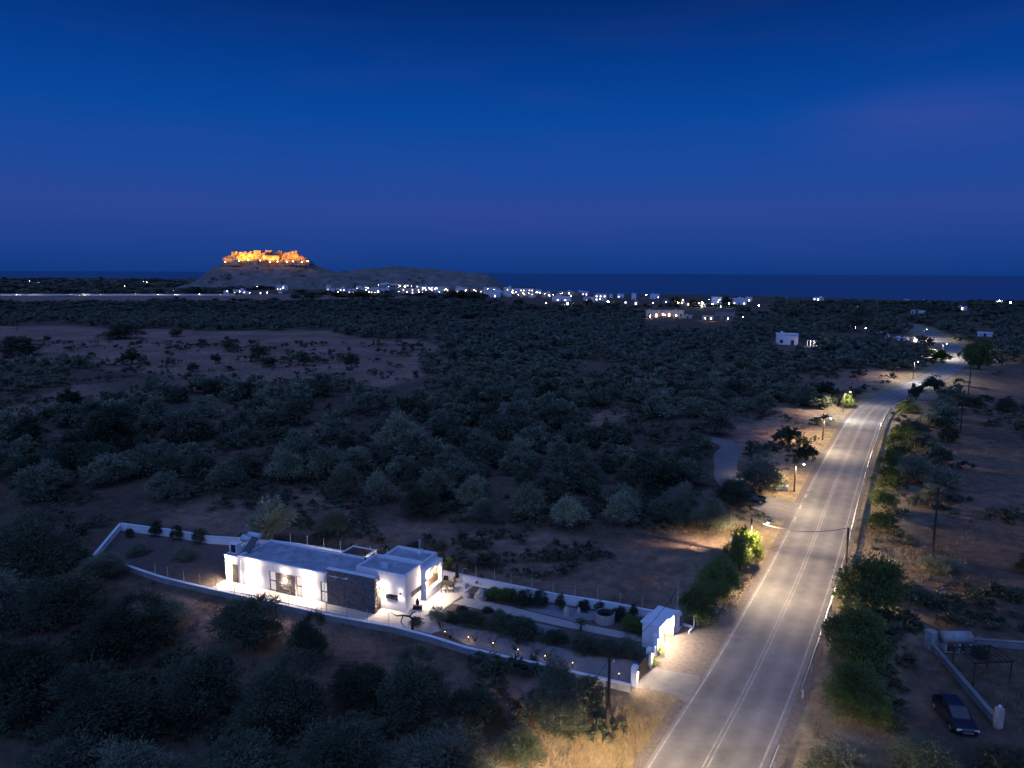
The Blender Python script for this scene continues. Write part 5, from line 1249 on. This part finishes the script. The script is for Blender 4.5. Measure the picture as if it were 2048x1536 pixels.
groups = {
 'houses at the foot of the castle hill': ('house at the foot of the castle hill', [(448, 457, 588, 6, W_), (467, 491, 587, 7, W_), (490, 498, 589, 6, W_), (493, 525, 577, 8, W_), (505, 537, 588, 6, N_), (553, 575, 580, 8, W_), (557, 564, 587, 5, W_)]),
 'houses of the village below the headland': ('house in the village below the headland', [(657, 669, 587, 9, W_), (672, 691, 588, 11, W_), (695, 710, 587, 8, B_), (701, 721, 570, 4, W_), (724, 736, 570, 5, W_), (730, 740, 585, 7, W_), (740, 761, 587, 9, C_), (747, 761, 576, 8, B_), (761, 779, 577, 10, B_), (761, 778, 587, 9, B_), (779, 800, 577, 9, B_), (795, 801, 586, 4, W_), (800, 818, 577, 8, W_), (804, 840, 587, 10, C_), (832, 842, 579, 8, W_), (842, 855, 581, 8, B_), (855, 867, 582, 9, B_), (867, 886, 583, 9, W_), (886, 898, 582, 8, C_), (912, 923, 581, 8, W_), (926, 937, 584, 8, P_), (942, 955, 584, 7, P_), (967, 979, 581, 6, W_), (979, 993, 582, 6, W_), (980, 1000, 594, 9, B_)]),
 'houses along the shore': ('house along the shore', [(994, 1005, 590, 7, W_), (1007, 1023, 588, 13, W_), (1023, 1067, 588, 10, W_), (1039, 1065, 591, 6, C_), (1071, 1083, 587, 7, W_), (1084, 1102, 594, 9, C_), (1104, 1142, 603, 9, W_), (1118, 1147, 590, 6, P_), (1148, 1162, 591, 6, N_), (1168, 1188, 604, 9, B_), (1189, 1213, 602, 13, W_), (1219, 1225, 596, 7, B_), (1234, 1247, 596, 7, B_), (1263, 1272, 600, 12, B_), (1300, 1317, 598, 9, B_), (1326, 1338, 607, 7, N_), (1396, 1411, 614, 6, W_), (1424, 1443, 611, 16, B_), (1455, 1492, 610, 12, B_)]),
 'scattered houses right of the village': ('scattered house near the coast at the right', [(1626, 1646, 601, 5, W_), (1808, 1818, 604, 4, W_), (1822, 1828, 627, 5, W_), (1837, 1847, 630, 7, W_), (1853, 1861, 609, 4, W_), (1878, 1885, 608, 4, W_), (1917, 1931, 620, 6, B_), (1992, 2003, 610, 8, W_)]),
}
rh = random.Random(4)
v1 = groups['houses of the village below the headland'][1]; v2 = groups['houses along the shore'][1]
for k in range(30):
    a = rh.uniform(645, 990); b_ = (572 if a < 860 else 579) + rh.uniform(0, 15); w = rh.uniform(6, 17); v1.append((round(a), round(a + w), round(b_, 1), rh.uniform(4, 9), rh.choice((W_, W_, B_, B_, C_, P_))))
for k in range(18):
    a = rh.choice((rh.uniform(995, 1170), rh.uniform(1170, 1500))); b_ = (586 if a < 1170 else 600) + rh.uniform(0, 12); w = rh.uniform(6, 17); v2.append((round(a), round(a + w), round(b_, 1), rh.uniform(4, 8), rh.choice((W_, W_, B_, C_, C_))))
for g_, (nm, lst) in groups.items():
    lst.sort(key=lambda q: q[0])
    for i, q in enumerate(lst):
        sz = 'long' if q[1] - q[0] > 24 else 'small' if q[1] - q[0] < 11 else 'tall' if q[3] > 11 else 'low' if q[3] < 7 else 'boxy'
        vhouse(*q, '%s %s %s, %s from the left' % (sz, LK[id(q[4])], nm, ORD(i + 1)), .8 if q[4] is C_ else .55, g_)
vhouse(1292, 1319, 634, 12, C_, 'left block of the warm lit long house before the village', .3, 'blocks of the warm lit house'); vhouse(1320, 1344, 633, 11, C_, 'middle block of the warm lit long house before the village', .2, 'blocks of the warm lit house'); vhouse(1345, 1367, 634, 12, C_, 'right block of the warm lit long house before the village', .6, 'blocks of the warm lit house')
vhouse(1368, 1383, 637, 5, C_, 'low annex right of the warm lit long house', .3); vhouse(1405, 1426, 640, 7, C_, 'low warm lit house right of the annex', .5); vhouse(1430, 1468, 639, 13, N_, 'big unlit grey house beside the warm ones', 0)
vhouse(1553, 1594, 690, 20, W_, 'white house alone in the grove left of the far road', .0); vhouse(1957, 1982, 674, 7, B_, 'bluish white flat house right of the far road bend', .0)
vhouse(1797, 1810, 682, 6, B_, 'low white house before the far road', 0); vhouse(1823, 1838, 684, 6, W_, 'small lit white house beside the far road', .5)
x, y = G(1773, 679); q = empty('gable_tent', (x, y, 0), .2, 'small white gabled tent among the dark trees', 'tent'); MB().add([(-2.2, 0, 0), (2.2, 0, 0), (2.2, 0, 1.6), (0, 0, 3.6), (-2.2, 0, 1.6), (-2.2, 5, 0), (2.2, 5, 0), (2.2, 5, 1.6), (0, 5, 3.6), (-2.2, 5, 1.6)], [(0, 1, 2, 3, 4), (9, 8, 7, 6, 5), (1, 6, 7, 2), (0, 4, 9, 5), (2, 7, 8, 3), (4, 3, 8, 9)]).obj('tent_body', M['tank'], q); MB().box(-.6, -.05, 0, .6, -.003, 1.9).obj('door_flap', M['vgrey'], q)
x, y = G(1623, 693); q = empty('lit_pergola', (x, y, 0), .1, 'small white pergola lit from inside near the lone white house', 'pergola')
for a in (-1.6, 0, 1.6):
    for c in (-1, 1): MB().box(a - .1, c - .1, -.3, a + .1, c + .1, 2.7).obj('post', M['white'], q)
for k in range(3): MB().box(-1.9, -1.3, .7 + k * 1.0, 1.9, -1.18, .85 + k * 1.0).obj('rail', M['white'], q)
MB().box(-2, -1.4, 2.702, 2, 1.4, 2.85).obj('roof', M['white'], q); point(q, (.5, -.2, 2.2), 900, (1, .85, .65), .1)
# village lamps
vm = {}
def vlamp(px, py, drop, warm, label, rad=.5, group='lamps of the village'):
    x, y = G(px, py + drop); k = mpp(px, py + drop); h = drop * k
    o = empty('village_lamp', (x, y, 0), 0, label, 'lamp', group)
    MB().tube((0, 0, -2), (0, 0, h), .12, n=5).obj('shaft', M['metal'], o)
    key = (warm, rad)
    if key not in vm:
        vm[key] = MB().lathe([(rad * .3, -rad), (rad * .85, -rad * .5), (rad, 0), (rad * .85, rad * .5), (rad * .3, rad)], 8).mesh('lamp_globe', M['vwarm' if warm else 'vlamp'])
    part('lamp_globe', vm[key], o, (0, 0, h))
    if rad < .25 and px < 480: spot(o, (0, 0, h - .3), (0, 8, .3), 2200, 140, .8, (1, .84, .6), .2)
VL = [(244, 561, 8, 0), (250, 572, 8, 0), (287, 563, 8, 0), (294, 565, 8, 0), (60, 562, 8, 0), (77, 565, 8, 0), (348, 581, 6, 0), (455, 582, 6, 0), (480, 583, 6, 0), (500, 585, 5, 0), (515, 573, 6, 0), (567, 576, 6, 0), (535, 584, 5, 1),
      (658, 583, 6, 1), (676, 584, 6, 1), (710, 567, 5, 0), (736, 576, 7, 0), (732, 580, 7, 1), (754, 577, 8, 1), (757, 570, 8, 0), (777, 573, 6, 0), (801, 572, 6, 0), (810, 572, 6, 0), (823, 572, 7, 0), (756, 582, 7, 1), (798, 583, 5, 1), (815, 584, 5, 1), (838, 584, 5, 1), (850, 576, 7, 0), (870, 578, 7, 0), (892, 578, 6, 1), (903, 583, 7, 1), (918, 578, 5, 0), (932, 580, 6, 1), (948, 580, 6, 1), (962, 583, 6, 0), (975, 578, 5, 0), (988, 579, 5, 0),
      (1000, 586, 6, 0), (1024, 585, 6, 0), (1032, 584, 6, 0), (1046, 586, 6, 1), (1058, 586, 6, 1), (1075, 584, 5, 0), (1090, 588, 7, 1), (1098, 589, 7, 1), (1092, 606, 9, 0), (1124, 586, 5, 1), (1138, 586, 5, 1), (1135, 607, 10, 0), (1146, 606, 8, 1), (1180, 599, 7, 0), (1200, 598, 7, 0), (1216, 604, 9, 0), (1251, 605, 8, 0), (1306, 606, 8, 0), (1316, 595, 7, 0), (1292, 590, 6, 0), (1356, 606, 8, 1), (1365, 600, 8, 0), (1380, 601, 8, 0), (1404, 606, 9, 0), (1418, 599, 8, 1), (1458, 607, 8, 0), (1435, 604, 8, 0), (1517, 611, 9, 1),
      (1300, 632, 5, 1), (1330, 630, 5, 1), (1352, 631, 5, 1), (1410, 637, 5, 1), (1422, 637, 5, 1), (1456, 637, 4, 1), (1486, 634, 6, 1), (1714, 613, 8, 0), (1847, 599, 6, 0), (1998, 602, 8, 0), (2020, 605, 8, 0), (1990, 607, 6, 0), (1833, 676, 5, 1), (1968, 666, 6, 0), (1711, 655, 5, 1), (1731, 656, 5, 1), (1580, 682, 4, 0)]
rv = random.Random(21)
for k in range(34):
    a = rv.choice((rv.uniform(650, 1000), rv.uniform(720, 900), rv.uniform(1000, 1160), rv.uniform(1330, 1470))); VL.append((round(a), round((574 if a < 900 else 582 if a < 1160 else 603) + rv.uniform(0, 11)), round(rv.uniform(3, 7)), rv.random() < .6))
VL = sorted(set((a, c, d_, w or (a > 640 and rv.random() < .4)) for a, c, d_, w in sorted(set(VL))))
for i, (a, c, dr, wm) in enumerate(VL):
    big = (a, c) in ((1135, 607), (1216, 604), (1998, 602), (2020, 605), (1404, 606))
    side = 'castle hill' if a < 600 else 'headland' if a < 995 else 'shore' if a < 1530 else 'right woods'
    vlamp(a, c, dr, wm, '%s %slamp, %s from the left of all village lights, by the %s' % ('warm' if wm else 'white', 'bright ' if big else '', ORD(i + 1), side), .7 if big else (rv.choice((.15, .2, .25, .36)) if c < 640 else .16))
# lit roadside wall far left
a, c = G(-40, 591), G(470, 591); L_ = math.hypot(c[0] - a[0], c[1] - a[1])
fwl = empty('roadside_wall', (a[0], a[1], 0), math.atan2(c[1] - a[1], c[0] - a[0]), 'long low white wall lit by small lamps at the far left field', 'wall'); MB().box(0, 0, -2, L_, .6, 1.9).obj('wall', M['vhouse'], fwl); MB().box(0, -.1, 1.902, L_, .7, 2.1).obj('coping', M['vhouse'], fwl)
for i, px_ in enumerate([6, 22, 33, 61, 70, 98, 104, 141, 160, 168, 203, 226, 262, 271, 316, 352, 391, 399, 427, 441]):
    vlamp(px_, 590 - rnd.uniform(.4, 2.6), 2.0 + rnd.uniform(0, 2), i % 4 != 2, '%s small light from the left before the long lit wall at the far left' % ORD(i + 1), rnd.choice((.08, .1, .22)), 'lights along the far left wall')
for i, px_ in enumerate([20, 52, 90, 128, 170, 195, 212, 248, 282, 318, 345, 372, 395, 425]):
    T('field_tree', px_, 590.2, rnd.uniform(16, 30), rnd.uniform(10, 17), 'mid' if i % 3 else 'middark', '%s tree from the left behind the long lit wall at the far left' % ORD(i + 1), 'tree', 'trees behind the far left wall')
for i, px_ in enumerate([590, 620, 705, 727, 905, 925, 950, 965, 1040, 1175, 1350, 1385, 1450]):
    T('field_tree', px_, 597 if px_ < 1000 else 611, rnd.uniform(20, 36), rnd.uniform(12, 22), 'middark', '%s dark tree from the left standing before the village houses' % ORD(i + 1), 'tree', 'trees before the village')
for i, (a, c, w, h) in enumerate([(1712, 663, 46, 60), (1735, 664, 40, 56), (1585, 640, 50, 44), (1560, 612, 30, 20)]):
    T('tall_tree', a, c, w, h, 'mid', ['tall tree with a lit trunk, left of the pair by the far road', 'tall tree with a lit trunk, right of the pair by the far road', 'tall dark tree rising above the woods near the coast', 'dark tree at the right end of the village'][i], 'tree', None, pale=i < 2)
